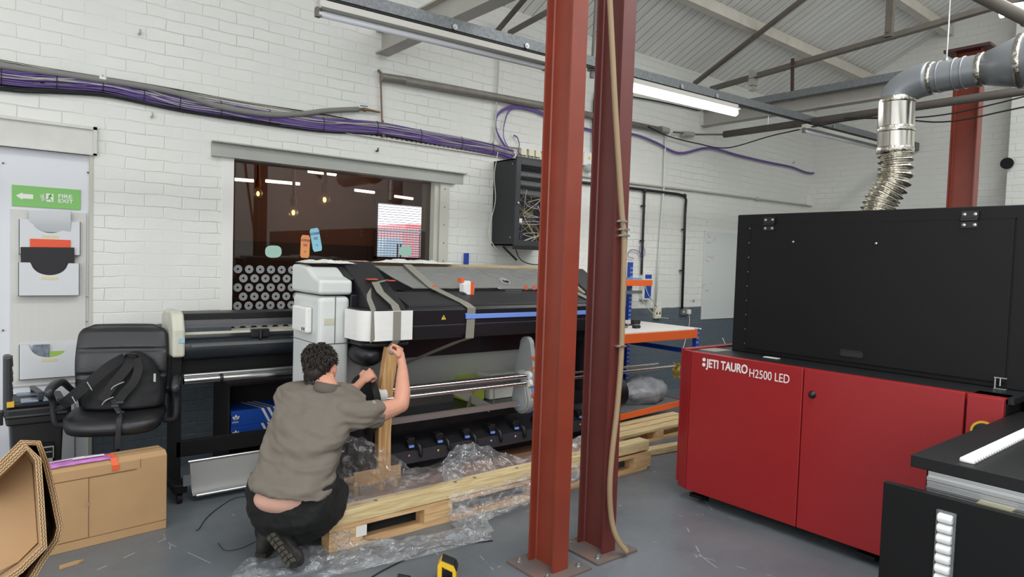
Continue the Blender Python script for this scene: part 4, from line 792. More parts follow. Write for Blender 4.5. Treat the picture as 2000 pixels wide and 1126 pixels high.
# things on the upper shelf
m = MB(); m.box(5.62,5.72,5.03,5.15,1.4375,1.46); m.box(5.65,5.70,5.06,5.12,1.46,1.475); tag(m.build('hard_drive', mat('orange black drive',(190,110,40),.5)), 'small orange and black device on the upper shelf beside the tan hose', 'device')
m = MB(); m.box(5.86,6.02,5.02,5.14,1.4375,1.462); tag(m.build('blue_device', mat('pale blue device',(110,150,190),.5)), 'flat pale blue box on the upper shelf in front of the blue upright', 'device')
# yellow cloth hanging at the end of the rod
m = MB(); m.grid(lambda u,v: (5.02+.012*math.sin(v*9)+.02*u, 3.70+.09*u, .72-.13*v+.01*math.sin(u*7)), 8, 10); tag(m.build('yellow_cloth', mat('yellow cloth',(170,146,70),.9,bump=.3), solid=.004, nofix=True), 'yellow cloth hanging over the end of the long steel rod beside the red printer', 'cloth')
# ================================================================== VINYL CUTTER BY THE WALL
r = thing('vinyl_cutter', 'black vinyl cutter with cream end cover on a floor stand, left of the big printer', 'cutter', (1.7,4.8,0))
cx0, cx1 = 1.07, 2.42
m = MB(); m.prism([(4.62,.925),(4.62,1.10),(4.66,1.205),(4.70,1.22),(4.88,1.22),(4.95,1.19),(4.95,.925)], 'X', .995, cx0); m.build('end_cover', CREAM, r, bevel=.018, seg=4)
m = MB(); m.box(1.03,1.065,4.615,4.6195,1.02,1.05); m.build('blue_sticker', mat('pale sticker',(150,190,200),.5), r)
m = MB(); m.box(cx0, cx1, 4.72, 4.92, 1.155, 1.20); m.build('top_beam', BLACK, r, bevel=.004)
m = MB(); m.box(cx0, cx1, 4.70, 4.72, 1.105, 1.155); m.box(cx0,cx1,4.697,4.70,1.125,1.13); m.build('silver_rail', mat('brushed rail',(126,126,128),.35,.7), r)
m = MB(); m.box(cx0, cx1, 4.74, 4.90, .93, 1.04); m.build('rear_panel', BLACK, r)
m = MB(); m.box(cx0, cx1, 4.69, 4.70, 1.062, 1.078); m.build('cutting_strip', CREAM, r)
m = MB(); m.box(1.50,1.62,4.66,4.70,1.03,1.085); m.cyl((1.56,4.655,1.02),(1.56,4.655,1.08),.012,10); m.build('cutting_carriage', BLACK, r, bevel=.004)
m = MB(); m.prism([(4.64,.985),(4.64,1.0),(4.70,1.02),(4.70,1.005)], 'X', cx0+.04, cx1); m.build('front_ledge', mat('worn ledge',(120,120,120),.4,.4), r)
m = MB(); m.cyl((cx0,4.72,.965),(cx1,4.72,.965),.075,28); m.build('feed_drum', mat('dark drum',(40,44,50),.35,.2,var=.25,vscale=20,stretch=(6,1,1)), r, 'auto')
m = MB(); m.box(cx0, cx1, 4.72, 4.9, .80, .90); m.build('lower_body', BLACKM, r)
for z, rad in ((.80,.012),(.765,.024)): m = MB(); m.cyl((cx0,4.655,z),(cx1,4.655,z),rad,16); m.build('media_rod', CHROME if rad>.02 else ALU, r, 'auto')
m = MB(); m.cyl((1.29,4.655,.765),(1.31,4.655,.765),.032,14); m.build('rod_collar', BLACK, r)
for x in (1.03, 2.38):
    m = MB(); m.box(x-.03, x+.03, 4.66, 4.78, .12, .925); m.build('leg', BLACKM, r, bevel=.004)
    m = MB(); m.box(x-.04, x+.04, 4.52, 5.05, .07, .13); ft = m.build('foot_bar', BLACKM, r, bevel=.008)
    for y in (4.56,5.0):
        m = MB(); m.cyl((x-.015,y,.032),(x+.015,y,.032),.032,18); m.build('caster_wheel', RUB, ft, 'auto')
m = MB(); m.box(cx0-.04, cx1, 4.66, 4.70, .265, .37); m.build('cross_bar', BLACKM, r, bevel=.003)
m = MB(); m.box(1.04,1.085,4.505,4.5195,.12,.19); m.build('steel_bracket', ALU, r)
m = MB(); m.grid(lambda u,v: (1.10+1.25*u, 4.60-.085*v, .245-.20*v-.05*math.sin(v*PI)+.004*math.sin(u*9)), 20, 12); m.build('catch_sheet', mat('silver catch cloth',(152,152,150),.5,.2,bump=.2,bscale=6), r, nofix=True, solid=.002)
m = MB(); m.cyl((1.09,4.60,.245),(2.36,4.60,.245),.010,10); m.cyl((1.12,4.515,.043),(2.38,4.515,.043),.010,10); m.build('sheet_rod', ALU, r)
# dark cubby with the two blue shoe boxes behind it
r = thing('low_cabinet', 'low dark open cabinet on the floor behind the vinyl cutter', 'cabinet', (1.95,5.2,0))
m = MB(); m.box(1.44,2.6,5.32,5.345,0,.66); m.box(1.44,1.455,4.98,5.32,0,.66); m.box(2.59,2.6,4.98,5.32,0,.66); m.box(1.455,2.59,4.98,5.32,.64,.66); m.box(1.455,2.59,4.98,5.32,.20,.225); m.build('cabinet_shell', mat('dark brown board',(28,22,22),.6), r)
SB = mat('blue shoebox',(26,76,170),.5); 
def shoebox(z, label, dx):
    x0, x1, y0, y1 = 1.47+dx, 1.86+dx, 5.0, 5.27; r = thing('shoe_box', label, 'box', ((x0+x1)/2,y0,z), 'blue shoe boxes')
    m = MB(); m.box(x0+.003,x1-.003,y0+.003,y1,z,z+.10); m.build('box_body', SB, r); m = MB(); m.box(x0,x1,y0,y1,z+.078,z+.112); ld = m.build('lid', SB, r)
    m = MB()
    for k in range(3):
        a = x0+.215+k*.045
        m.prism([(a,z+.112),(a+.020,z+.112),(a+.075,z+.004),(a+.055,z+.004)], 'Y', y0-.0015, y0-.0002)
        m.add([(a,y0,z+.1125),(a+.02,y0,z+.1125),(a-.05,y1,z+.1125),(a-.07,y1,z+.1125)], [(0,1,2,3)])
    m.build('stripes', WTX, r)
    m = MB(); cx, cz = x0+.035, z+.058
    for an, s in ((0,1.),(.75,.9),(-.75,.9)):
        d = Vector((math.sin(an), math.cos(an))); n_ = Vector((d.y,-d.x)); q = [Vector((cx,cz-.012))+d*(.04*s*t)+n_*(.0095*math.sin(PI*t))*sg for sg in (1,-1) for t in ([.05,.3,.55,.8,1.] if sg==1 else [.8,.55,.3,.05])]
        m.prism([(p.x,p.y) for p in q], 'Y', y0-.0022, y0-.0004)
    m.build('leaf_emblem', WTX, r); text('adidas', 'lettering', WTX, r, frame((cx-.028,y0-.002,z+.024),(1,0,0),(0,0,1)), .019, .0003, .0003)
shoebox(.3385, 'blue shoe box with three white stripes, upper of the two behind the cutter', .0); shoebox(.225, 'blue shoe box with three white stripes, lower of the two behind the cutter', .0)
# ================================================================== LEFT SIDE: CHAIR, BAG, TOOLBOX, BOXES
LEA = mat('black leatherette', (30,30,32), .38, bump=.12, bscale=120); 
cy_ = math.atan2(-.30, -.95)
def chair():
    c = Vector((.685,4.59,0)); fwd = Vector((-.30,-.955,0)).normalized()   # faces the room
    # local frame: +Y is the way the chair faces
    rzv = math.atan2(fwd.y, fwd.x)-PI/2
    r = thing('office_chair', 'black padded office chair with loop arms standing between the door and the vinyl cutter', 'chair', tuple(c), None, rzv); ORG[r.name] = Vector((0,0,0))
    def B(m, n, mt, par=r, **k): return m.build(n, mt, par, local=True, **k)
    # seat
    m = MB()
    def ringat(z, k, fr=0):
        R = []
        for i in range(36):
            a = 2*PI*i/36; x = math.copysign(abs(math.cos(a))**.55, math.cos(a))*.262*k; y = math.copysign(abs(math.sin(a))**.55, math.sin(a))*.245*k
            R.append(Vector((x, y, z-(.028*max(0,y/.245)**2 if y > 0 else 0))))
        return R
    m.rings([ringat(z_+.07, k_) for z_, k_ in ((.475,.80),(.49,.95),(.525,1.0),(.555,.985),(.568,.90),(.572,.6),(.572,.2))]); B(m, 'seat', LEA, smooth=True)
    # backrest: upholstered slab with three stitched bands, leaning back
    m = MB(); R = []
    def by(z): return -.235-.10*(z-.61)+.05*math.sin((z-.61)/.53*PI)
    Z = [.62+.51*k/40 for k in range(41)]
    for z in Z:
        t = (z-.62)/.51; w = .235+.022*math.sin(t*PI*.9)
        if t > .86: w *= math.sqrt(max(.0,1-((t-.86)/.145)**2))*.35+.65
        if t > .97: w *= .93
        th = .045*(1 if t < .95 else .6)
        for s in (.40,.70): th -= .016*math.exp(-((t-s)/.012)**2)
        row = []
        for i in range(28):
            a = 2*PI*i/28; x = math.copysign(abs(math.cos(a))**.5, math.cos(a))*w; y = math.copysign(abs(math.sin(a))**.7, math.sin(a))*th
            row.append(Vector((x, by(z)+y+.05*(x/w)**2*.6, z)))
        R.append(row)
    m.rings(R); B(m, 'backrest', LEA, smooth=True)
    for s in (-1,1):
        P = spline([(s*.25,-.02,.50),(s*.315,.0,.52),(s*.325,.02,.66),(s*.32,.10,.725),(s*.315,.14,.72),(s*.32,-.02,.74),(s*.315,-.16,.73),(s*.29,-.235,.68),(s*.23,-.25,.62)][:3]+[(s*.325,.10,.72),(s*.32,.0,.745),(s*.31,-.14,.735),(s*.28,-.23,.67),(s*.21,-.255,.62)],6)
        P = [p+Vector((0,0,.055)) for p in P]; m = MB(); K = len(P); m.tube(P, [.016+.010*math.exp(-((k/K-.55)/.22)**2) for k in range(K)], 10); B(m, 'armrest', CHARC, smooth=True)
    m = MB(); m.box(-.09,.09,-.1,.1,.51,.55); B(m,'seat_plate', BLACK)
    m = MB(); m.cyl((0,0,.12),(0,0,.30),.03,16); m.cyl((0,0,.28),(0,0,.52),.018,14); B(m,'gas_column', BLACK)
    for k in range(5):
        a = 2*PI*k/5+.3; d = Vector((math.cos(a),math.sin(a),0)); m = MB(); m.tube([Vector((0,0,.12)), d*.15+Vector((0,0,.11)), d*.25+Vector((0,0,.075))], [.028,.022,.016], 10); lg = B(m,'base_arm', BLACK, smooth=True)
        m = MB(); q = d*.25; sd = Vector((-d.y,d.x,0)); m.cyl(q+sd*.02+Vector((0,0,.028)), q-sd*.02+Vector((0,0,.028)), .028, 16); B(m,'caster', RUB, lg)
    return r, c, fwd
CH, CHC, CHF = chair()
# backpack leaning on the chair back
CHR = Vector((-CHF.y, CHF.x, 0))*-1   # points to image right?
CHR = CHF.cross(Vector((0,0,1)))*-1
def cp(x, y, z): return CHC + CHR*x + CHF*y + Vector((0,0,.645+(z-.575)*.93))
if (cp(1,0,0)-cp(0,0,0)).dot(CR) < 0: CHR = -CHR
BAGC = cp(.02,-.085,0); r = thing('backpack', 'black backpack with grey piping and dangling straps slumped on the office chair', 'bag', tuple(cp(.02,-.06,.575)))
NYL = mat('black nylon', (19,19,21), .75, bump=.5, bscale=26); NYL2 = mat('black webbing', (26,26,29), .6, bump=.3, bscale=200); PIPE = mat('silver piping', (170,170,168), .4)
m = MB(); R = []
outline = [(-.27,.0),(-.255,.06),(-.20,.14),(-.13,.22),(-.05,.30),(.03,.345),(.12,.345),(.19,.28),(.235,.17),(.25,.08),(.245,.02)]
def halfw(z):
    # left and right extents of the slumped bag at height z above the seat
    zs = [0,.03,.08,.14,.20,.26,.31,.35]; l = [-.20,-.215,-.20,-.16,-.11,-.06,-.015,.03]; rr = [.22,.235,.235,.225,.20,.175,.14,.09]
    for i in range(7):
        if z <= zs[i+1]: t = (z-zs[i])/(zs[i+1]-zs[i]); return l[i]+(l[i+1]-l[i])*t, rr[i]+(rr[i+1]-rr[i])*t
    return l[-1], rr[-1]
for k in range(25):
    z = .35*k/24; a, b_ = halfw(z); xc = (a+b_)/2; w = (b_-a)/2; t = k/24
    dep = .115*(1-.45*t) * (1 if k not in (0,24) else .7); yc = -.04-.07*t; row = []
    for i in range(32):
        an = 2*PI*i/32; x = math.copysign(abs(math.cos(an))**.7, math.cos(an))*w; y = math.copysign(abs(math.sin(an))**.8, math.sin(an))*dep
        nz = noise.noise(Vector((x*7, z*7, 3.)))*.022 + noise.noise(Vector((x*18, z*18, 9.)))*.008
        row.append(cp(.02+xc+x, yc+y+nz, .575+z))
    R.append(row)
m.rings(R); bag = m.build('bag_body', NYL, r, True)
def strapb(P, w, th, mt, name, par=r):
    m = MB(); P = spline([cp(*p) for p in P], 6); K = len(P); R = []
    for k in range(K):
        t = (P[min(k+1,K-1)]-P[max(k-1,0)]).normalized(); n_ = CHF; s = t.cross(n_).normalized(); n_ = s.cross(t)
        R.append([P[k]-s*w/2-n_*th, P[k]+s*w/2-n_*th, P[k]+s*w/2+n_*th, P[k]-s*w/2+n_*th])
    m.rings(R); return m.build(name, mt, par, bevel=.003)
s1 = strapb([(.04,.0,.905),(-.03,.045,.86),(-.10,.075,.79),(-.17,.10,.72),(-.23,.09,.66),(-.27,.05,.625)], .062, .008, NYL, 'shoulder_strap')
s2 = strapb([(.08,.0,.905),(.06,.05,.85),(.0,.085,.76),(-.04,.10,.69),(-.06,.11,.65)], .055, .008, NYL, 'shoulder_strap')
s3 = strapb([(.10,.01,.90),(.12,.05,.84),(.10,.085,.76),(.05,.10,.69),(.02,.11,.64)], .05, .007, NYL, 'shoulder_strap')
for P in ([(-.135,.098,.775),(-.11,.093,.72)], [(-.205,.115,.69),(-.185,.11,.64)], [(-.02,.085,.71),(.0,.09,.74),(.05,.08,.765)], [(-.06,.10,.625),(-.04,.11,.655),(.0,.10,.675)]):
    m = MB(); m.tube(spline([cp(*(q[0],q[1]+.012,q[2])) for q in P],5), .003, 6); m.build('piping', PIPE, r, True)
strapb([(.0,.12,.66),(.02,.125,.60),(.04,.15,.585),(.05,.235,.575),(.05,.262,.53),(.048,.262,.45),(.045,.255,.38)], .028, .002, NYL2, 'webbing_strap')
strapb([(-.25,.06,.63),(-.285,.05,.60),(-.31,.02,.58),(-.30,-.02,.60)], .022, .003, NYL2, 'webbing_strap')
for q in ((.01,.128,.62),(.045,.17,.588),(.035,.12,.64)): m = MB(); m.obox(cp(*q), (.04,.012,.014), (CHR,CHF,Vector((0,0,1)))); m.build('buckle', CHARC, r, bevel=.003)
m = MB(); m.obox(cp(.205,.03,.775), (.012,.01,.05), (CHR,CHF,Vector((0,0,1)))); m.build('zip_pull', ALU, r)
m = MB(); m.tube(spline([cp(.04,.0,.91),cp(.06,.03,.935),cp(.10,.03,.93),cp(.11,.0,.905)],6), .008, 8); m.build('grab_handle', NYL2, r, True)
# toolbox
r = thing('tool_box', 'black rolling tool box with raised handle and clear organiser lids beside the chair', 'tool box', (.31,4.93,0))
tx0, tx1, ty0, ty1 = .165, .440, 4.78, 5.08
BX_ = mat('tool box black', (26,27,29), .45, bump=.06, bscale=200)
m = MB(); m.prism([(tx0+.03,0.05),(tx1-.025,.05),(tx1-.005,.56),(tx0+.01,.56)], 'Y', ty0+.02, ty1-.02); m.build('lower_bin', BX_, r, bevel=.01)
m = MB(); m.box(tx0-.01,tx1+.015,ty0-.005,ty1,.56,.66); m.box(tx0-.015,tx1+.02,ty0-.012,ty1,.60,.625); m.build('upper_case', BX_, r, bevel=.012)
m = MB(); m.box(tx0,tx1+.005,ty0+.01,ty1,.66,.695); lidt = m.build('lid', BX_, r, bevel=.012)
m = MB(); m.box(tx0+.06,tx1-.04,ty0+.0,ty0+.08,.690,.704); m.build('clear_organiser', mat('clear blue lid',(150,166,184),.2,alpha=.75), lidt, bevel=.004)
m = MB(); m.box(tx0+.05,tx1-.04,ty0+.20,ty0+.28,.690,.704); m.build('clear_organiser', MATS['clear blue lid'], lidt, bevel=.004)
m = MB(); m.bar((tx0+.16,ty0+.02,.735),(tx0+.13,ty1-.03,.735),.03,.018); m.box(tx0+.14,tx0+.17,ty0+.0,ty0+.03,.69,.735); m.box(tx0+.12,tx0+.15,ty1-.05,ty1-.02,.69,.735); m.build('carry_handle', CHARC, r, bevel=.004)
m = MB(); m.box(tx0-.020,tx0+.022,ty0+.03,ty0+.16,.60,.965); m.build('pull_handle', CHARC, r, bevel=.014)
m = MB()
for k in range(6): z = .68+k*.045; m.bar((tx0+.024,ty0+.05,z),(tx0+.024,ty0+.14,z+(.04 if k%2 else .0)+.01),.004,.006,(1,0,0))
m.build('handle_ribs', BLACK, r)
m = MB(); m.box(tx0-.005,tx0+.03,ty0+.0,ty0+.06,.67,.70); m.build('yellow_latch', mat('latch yellow',(214,170,50),.5), r, bevel=.003)
for x in (tx0-.045, tx1+.012): m = MB(); m.box(x, x+.025, ty0+.05, ty0+.12, .56, .64); m.build('side_latch', BLACK, r, bevel=.004)
m = MB(); m.box(tx0+.13,tx1-.06,ty0-.0,ty0+.018,.27,.44); m.build('label', BLACKM, r); 
m = MB()
for a,b_,c_,d_ in ((.17,.24,.41,.418),(.18,.23,.38,.386),(.17,.24,.30,.345),(.235,.24,.27,.41)): m.box(tx0+a-.02,tx0+b_-.02,ty0-.002,ty0,c_,d_)
m.build('label_print', mat('label grey',(150,150,140),.5), r)
for x in (tx0+.03, tx1-.06): m = MB(); m.cyl((x,ty1-.03,.05),(x+.03,ty1-.03,.05),.05,18); m.build('wheel', RUB, r)
m = MB(); m.box(tx0+.05,tx1-.06,ty0+.04,ty0+.08,0,.05); m.build('front_foot', BX_, r)
# closed flat carton on its long edge
r = thing('cardboard_carton', 'long flat brown carton standing on edge in front of the chair', 'carton', (.5,4.2,0))
a0 = Vector((.88,4.19,0)); dx = (Vector((.30,4.13,0))-a0).normalized(); L_ = .82; dy = Vector((-dx.y, dx.x, 0)); dy = dy if dy.y > 0 else -dy
def q(u, v, z): return a0+dx*u+dy*v+Vector((0,0,z))
BH, BD = .452, .155
m = MB(); m.add([q(0,0,0),q(L_,0,0),q(L_,BD,0),q(0,BD,0),q(0,0,BH-.02),q(L_,0,BH-.02),q(L_,BD,BH),q(0,BD,BH),q(0,.03,BH+.002),q(L_,.03,BH+.002)],
      [(0,1,2,3),(0,1,5,4),(4,5,9,8),(8,9,6,7),(2,3,7,6),(0,4,8,7,3),(1,5,9,6,2)]); m.build('carton_body', CARD, r, bevel=.003)
m = MB()
def slab(u0,u1,z0,z1,v=-.003): m.add([q(u0,v,z0),q(u1,v,z0),q(u1,v,z1),q(u0,v,z1),q(u0,0,z0),q(u1,0,z0),q(u1,0,z1),q(u0,0,z1)], [(0,1,2,3),(4,5,6,7),(0,1,5,4),(1,2,6,5),(2,3,7,6),(3,0,4,7)])
slab(.395,L_,.055,BH-.075,-.004); m.build('outer_flap', CARD, r)
m = MB(); slab(.16,L_,BH-.074,BH-.071,-.0045); slab(.392,.3945,.055,BH-.075,-.0035); slab(0,L_,.050,.052,-.002); slab(.139,.141,BH-.07,BH-.02,-.002)
m.add([q(0,.098,BH+.0022),q(L_,.098,BH+.0022),q(L_,.102,BH+.0022),q(0,.102,BH+.0022)],[(0,1,2,3)]); m.build('flap_seam', mat('seam brown',(110,82,56),.9), r)
m = MB(); P = [q(.405-.0*k+ .014*math.cos(2*PI*k/16), -.0055, .235+.016*math.sin(2*PI*k/16)) for k in range(16)]; m.add(P, [tuple(range(16))]); m.build('finger_notch', CARDE, r)
# purple parcel taped on top
r = thing('wrapped_parcel', 'small purple plastic wrapped parcel taped with orange strips on top of the flat carton', 'parcel', tuple(q(.42,.06,BH)))
m = MB(); PP = mat('purple bag', (176,110,176), .25, bump=.7, bscale=22, var=.2, vscale=16)
m.grid(lambda u,v: q(.27+.34*u+.005*math.sin(v*8), .015+.11*v, BH+.004+.020*math.sin(PI*v)**.5*math.sin(PI*min(max(u,.02),.98))**.3+.004*noise.noise(Vector((u*12,v*9,1)))), 22, 10); m.build('bag', PP, r, True, solid=.002, nofix=True)
m = MB(); m.add([q(.31,.03,BH+.026),q(.46,.035,BH+.027),q(.45,.065,BH+.028),q(.31,.055,BH+.028)],[(0,1,2,3)]); m.add([q(.40,.06,BH+.0265),q(.56,.045,BH+.0275),q(.56,.055,BH+.0275),q(.4,.075,BH+.0275)],[(0,1,2,3)]); m.build('white_label', WHITE, r, solid=.001)
for u in (.27,.60):
    m = MB(); vs = []; pts = [(u+.02,.11,BH+.006),(u+.01,.06,BH+.018),(u,.015,BH+.006),(u-.005,-.004,BH-.03),(u-.005,-.0045,BH-.06)]
    for (a,b_,c_) in pts: vs += [q(a-.017,b_,c_), q(a+.017,b_,c_)]
    m.add(vs, [(2*i,2*i+1,2*i+3,2*i+2) for i in range(4)]); m.build('orange_tape', TORG, r, solid=.001)
# cardboard scrap
p = on('Z',.002,140,1103); m = MB(); a = .5; 
m.prism([(p.x-.055,p.y-.02),(p.x+.03,p.y-.0),(p.x+.055,p.y+.02),(p.x+.02,p.y+.03),(p.x-.05,p.y+.012)], 'Z', .001, .010); tag(m.build('cardboard_scrap', CARD), 'small torn scrap of cardboard lying on the floor in front of the flat carton', 'scrap')
# folded corrugated sheets in the lower left foreground
def folded(px, depth_vec, d0, name, label, th=.013, tailz=True):
    r = thing(name, label, 'cardboard', tuple(far(d0,*px[0])*1)); r.location.z = 0; ORG[r.name] = Vector(r.location)
    P = [far(d0, *p) for p in px]; N_ = CF
    def outl(off):
        o = []
        for i, p in enumerate(P):
            t = (P[min(i+1,len(P)-1)]-P[max(i-1,0)]).normalized(); o.append(p + t.cross(N_).normalized()*off)
        return o
    A_ = outl(0); B_ = outl(th); n = len(P); E_ = Vector(depth_vec)
    m = MB(); m.add(A_+B_+[p+E_ for p in A_]+[p+E_ for p in B_], [(i,i+1,2*n+i+1,2*n+i) for i in range(n-1)]+[(n+i,n+i+1,3*n+i+1,3*n+i) for i in range(n-1)]+[(2*n+i,2*n+i+1,3*n+i+1,3*n+i) for i in range(n-1)]+[(0,n,3*n,2*n),(n-1,2*n-1,4*n-1,3*n-1)])
    m.build('folded_sheet', CARD, r)
    # corrugated cut edge: liners and zigzag flutes
    m = MB(); F = -CF*.0015
    def band(o0, o1):
        a = outl(th*o0); b_ = outl(th*o1); m.add([v+F for v in a+b_], [(i,i+1,n+i+1,n+i) for i in range(n-1)])
    band(0,.09); band(.46,.56); band(.91,1.)
    m.build('liner_edge', mat('liner edge',(206,178,138),.9), r, nofix=True)
    m = MB(); m.add([v-CF*.0005 for v in A_+B_], [(i,i+1,n+i+1,n+i) for i in range(n-1)]); m.build('flute_shadow', mat('flute brown',(96,68,42),.95), r, nofix=True)
    m = MB()
    for (lo, hi) in ((.09,.46),(.56,.91)):
        dist = 0; prev = None; k = 0
        for i in range(n-1):
            L = (P[i+1]-P[i]).length; s = int(L/.0045); 
            for j in range(s):
                t = j/s; a = A_[i].lerp(A_[i+1], t); b_ = B_[i].lerp(B_[i+1], t); f_ = lo if k % 2 else hi; c_ = a.lerp(b_, f_)+F*.8; k += 1
                if prev is not None:
                    d = (c_-prev).normalized(); s_ = d.cross(CF).normalized()*.0008; m.add([prev-s_, prev+s_, c_+s_, c_-s_], [(0,1,2,3)])
                prev = c_
    m.build('flutes', CARDE, r, nofix=True); return r
ev = sight(15,1000)*.55
folded([(-90,985),(0,915),(47,868),(72,868),(85,905),(100,970),(112,1030),(106,1052),(78,1092),(45,1150),(22,1240),(20,1500),(20,1893)], ev, 1.5, 'folded_cardboard', 'thick folded corrugated cardboard in the lower left foreground, outer of the two folds')
rr2 = folded([(-60,985),(25,905),(53,877),(70,897),(76,980),(82,1065),(38,1108),(-30,1155),(-34,1500),(-34,1905)], sight(0,1010)*.45, 1.47, 'folded_cardboard', 'thick folded corrugated cardboard nested inside the outer fold, lower left corner')
P = [far(1.50,*p) for p in ((-60,985),(25,905),(53,880),(66,900),(72,980),(78,1062),(38,1102),(-60,1150))]; E1 = sight(0,1010)*.10
m = MB(); m.add([v+E1 for v in P]+[v+E1+CF*.006 for v in P], [tuple(range(8)), tuple(range(15,7,-1))]+[(i,(i+1)%8,8+(i+1)%8,8+i) for i in range(8)]); m.build('inner_flap', CARD, rr2)
# ------------------------------------------------------------------ sign and holders on the boarded door
GS = mat('exit green', (128,190,104), .45); DY = WY+.026
r = thing('fire_exit_sign', 'green fire exit sign with left arrow and running figure on the white door board', 'sign', (.38,DY,1.85))
a = on('Y',DY,23,361); b_ = on('Y',DY,157,370); c_ = on('Y',DY,157,409); d_ = on('Y',DY,23,402)
sx0, sx1, sz0, sz1 = a.x, b_.x, (c_.z+d_.z)/2, (a.z+b_.z)/2
m = MB(); m.box(sx0, sx1, DY-.006, DY+.004, sz0, sz1); m.build('sign_board', GS, r, bevel=.001)
SW = sx1-sx0; SH = sz1-sz0; SY = DY-.0075
m = MB(); P = [(.055,.50),(.15,.66),(.15,.60),(.30,.60),(.30,.38),(.15,.38),(.15,.31)]; m.prism([(sx0+u*SW, sz0+v*SH) for u,v in P], 'Y', SY, SY+.0015); m.build('arrow', WTX, r)
m = MB(); m.box(sx0+.485*SW, sx0+.595*SW, SY, SY+.0015, sz0+.30*SH, sz0+.70*SH); pn = m.build('pictogram_panel', WTX, r)
m = MB(); 
def SP(u, v, dy=0): return Vector((sx0+u*SW, SY-.0012+dy, sz0+v*SH))
m.cyl(SP(.555,.655), SP(.555,.655)+Vector((0,.001,0)), .006, 12)
for (A1,B1,w_) in (((.548,.62),(.528,.47),.011),((.545,.60),(.578,.54),.005),((.545,.61),(.512,.56),.005),((.53,.47),(.555,.41),.007),((.555,.41),(.575,.33),.006),((.528,.47),(.512,.41),.007),((.512,.41),(.492,.39),.006)):
    m.bar(SP(*A1), SP(*B1), .001, w_, (0,1,0)) if False else m.bar(SP(*A1), SP(*B1), w_, .001, (0,1,0))
m.build('running_figure', GS, pn)
m = MB()
for k in range(4):
    P = spline([SP(.395+.012*k,.60-.085*k),SP(.43,.56-.08*k),SP(.455+.006*k,.66-.085*k)],4)
    m.tube(P, .003, 6)
m.build('flames', WTX, r)
for t, v in (('FIRE',.53),('EXIT',.30)): text(t, 'lettering', WTX, r, frame((sx0+.66*SW, SY+.0005, sz0+v*SH), (1,0,0), (0,0,1)), .034, .0008, .0007, 1.30 if t=='FIRE' else 1.22)
BOARD = mat('off white board', (203,202,196), .5, var=.02, vscale=6, stretch=(8,1,1))
x0 = on('Y',DY,20,600).x; x1 = on('Y',DY,167,600).x; z1 = on('Y',DY,90,412).z; z0 = on('Y',DY,90,750).z
m = MB(); m.box(x0, x1, DY-.010, DY+.004, z0, z1); tag(m.build('display_board', BOARD, bevel=.001), 'off white backing board on the door carrying the leaflet holders', 'board')
HM = mat('holder plastic', (208,210,211), .35); HY = DY-.0105
def holder(pts, notch, label, th=.03, tilt=0):
    P = [on('Y', HY-th, *p) for p in pts]; xs0 = (P[0].x+P[3].x)/2; xs1 = (P[1].x+P[2].x)/2; za = (P[0].z+P[1].z)/2; zb = (P[2].z+P[3].z)/2
    r = thing('leaflet_holder', label, 'holder', ((xs0+xs1)/2, HY, zb)); xc = (xs0+xs1)/2; rad = (xs1-xs0)*notch
    prof = [(xs0,zb),(xs1,zb),(xs1,za)]
    prof += [(xc+rad*1.05,za)]+[(xc+rad*math.cos(t), za-rad*.82*math.sin(t)) for t in [PI*k/16 for k in range(1,16)]]+[(xc-rad*1.05,za),(xs0,za)]
    m = MB(); m.prism(prof, 'Y', HY-th, HY-th+.003); m.build('front_plate', HM, r)
    m = MB(); m.box(xs0,xs0+.003,HY-th,HY-.001,zb,za); m.box(xs1-.003,xs1,HY-th,HY-.001,zb,za); m.box(xs0,xs1,HY-th,HY-.001,zb,zb+.003); m.box(xs0,xs1,HY-.003,HY-.0005,zb,za+.01); m.build('holder_shell', HM, r)
    m = MB(); m.box(xc-.045,xc+.045,HY-th-.0012,HY-th-.0002,(za*.35+zb*.65)+.03,(za*.35+zb*.65)+.05); m.build('old_tape', mat('yellowed tape',(210,200,160),.6), r)
    return xc, xs0, xs1, za, zb
xc,h0,h1,za,zb = holder([(38,428),(158,433),(156,500),(36,495)], .30, 'white wall leaflet holder at the top with a curled clear sheet in it')
m = MB(); m.grid(lambda u,v: (xc-.115+.225*u, HY-.018-.012*math.sin(v*3)-.01*u, za-.075+.145*v-.01*(1-u)*v), 8, 8); tag(m.build('curled_sheet', mat('translucent sheet',(196,198,200),.3,alpha=.9), solid=.001, nofix=True), 'curled translucent sheet sticking out of the topmost leaflet holder, below the green sign', 'sheet')
xc2,_,_,za2,zb2 = holder([(36,511),(155,515),(155,578),(36,577)], .30, 'white wall leaflet holder in the middle with a black folder in it', .055)
m = MB(); p0 = on('Y',HY-.012,58,465); p1 = on('Y',HY-.012,137,486); m.box(p0.x,p1.x,HY-.0365,HY-.0335,zb2+.02,p0.z-.002); tag(m.build('orange_booklet', mat('orange card',(226,84,52),.5)), 'orange booklet standing behind the black folder on the door', 'booklet')
m = MB(); P = [on('Y',HY-.042,*p) for p in ((40,482),(145,483),(147,516))]; m.prism([(P[0].x,P[0].z),(P[1].x,P[1].z),(P[2].x,P[2].z-.12),(P[0].x+.005,P[2].z-.12)], 'Y', HY-.046, HY-.042); tag(m.build('black_folder', mat('black card',(28,27,30),.55)), 'black folder standing in the middle leaflet holder in front of the orange booklet', 'folder')
xc3,_,_,za3,zb3 = holder([(38,671),(155,670),(153,735),(36,741)], .34, 'white wall leaflet holder at the bottom behind the tool box')
m = MB(); m.box(xc3-.09,xc3+.0,HY-.02,HY-.012,zb3+.05,za3-.004); tag(m.build('clear_packet', mat('bluish packet',(120,128,138),.2,var=.4,vscale=40), bevel=.003), 'clear packet of small parts in the lowest leaflet holder', 'packet')
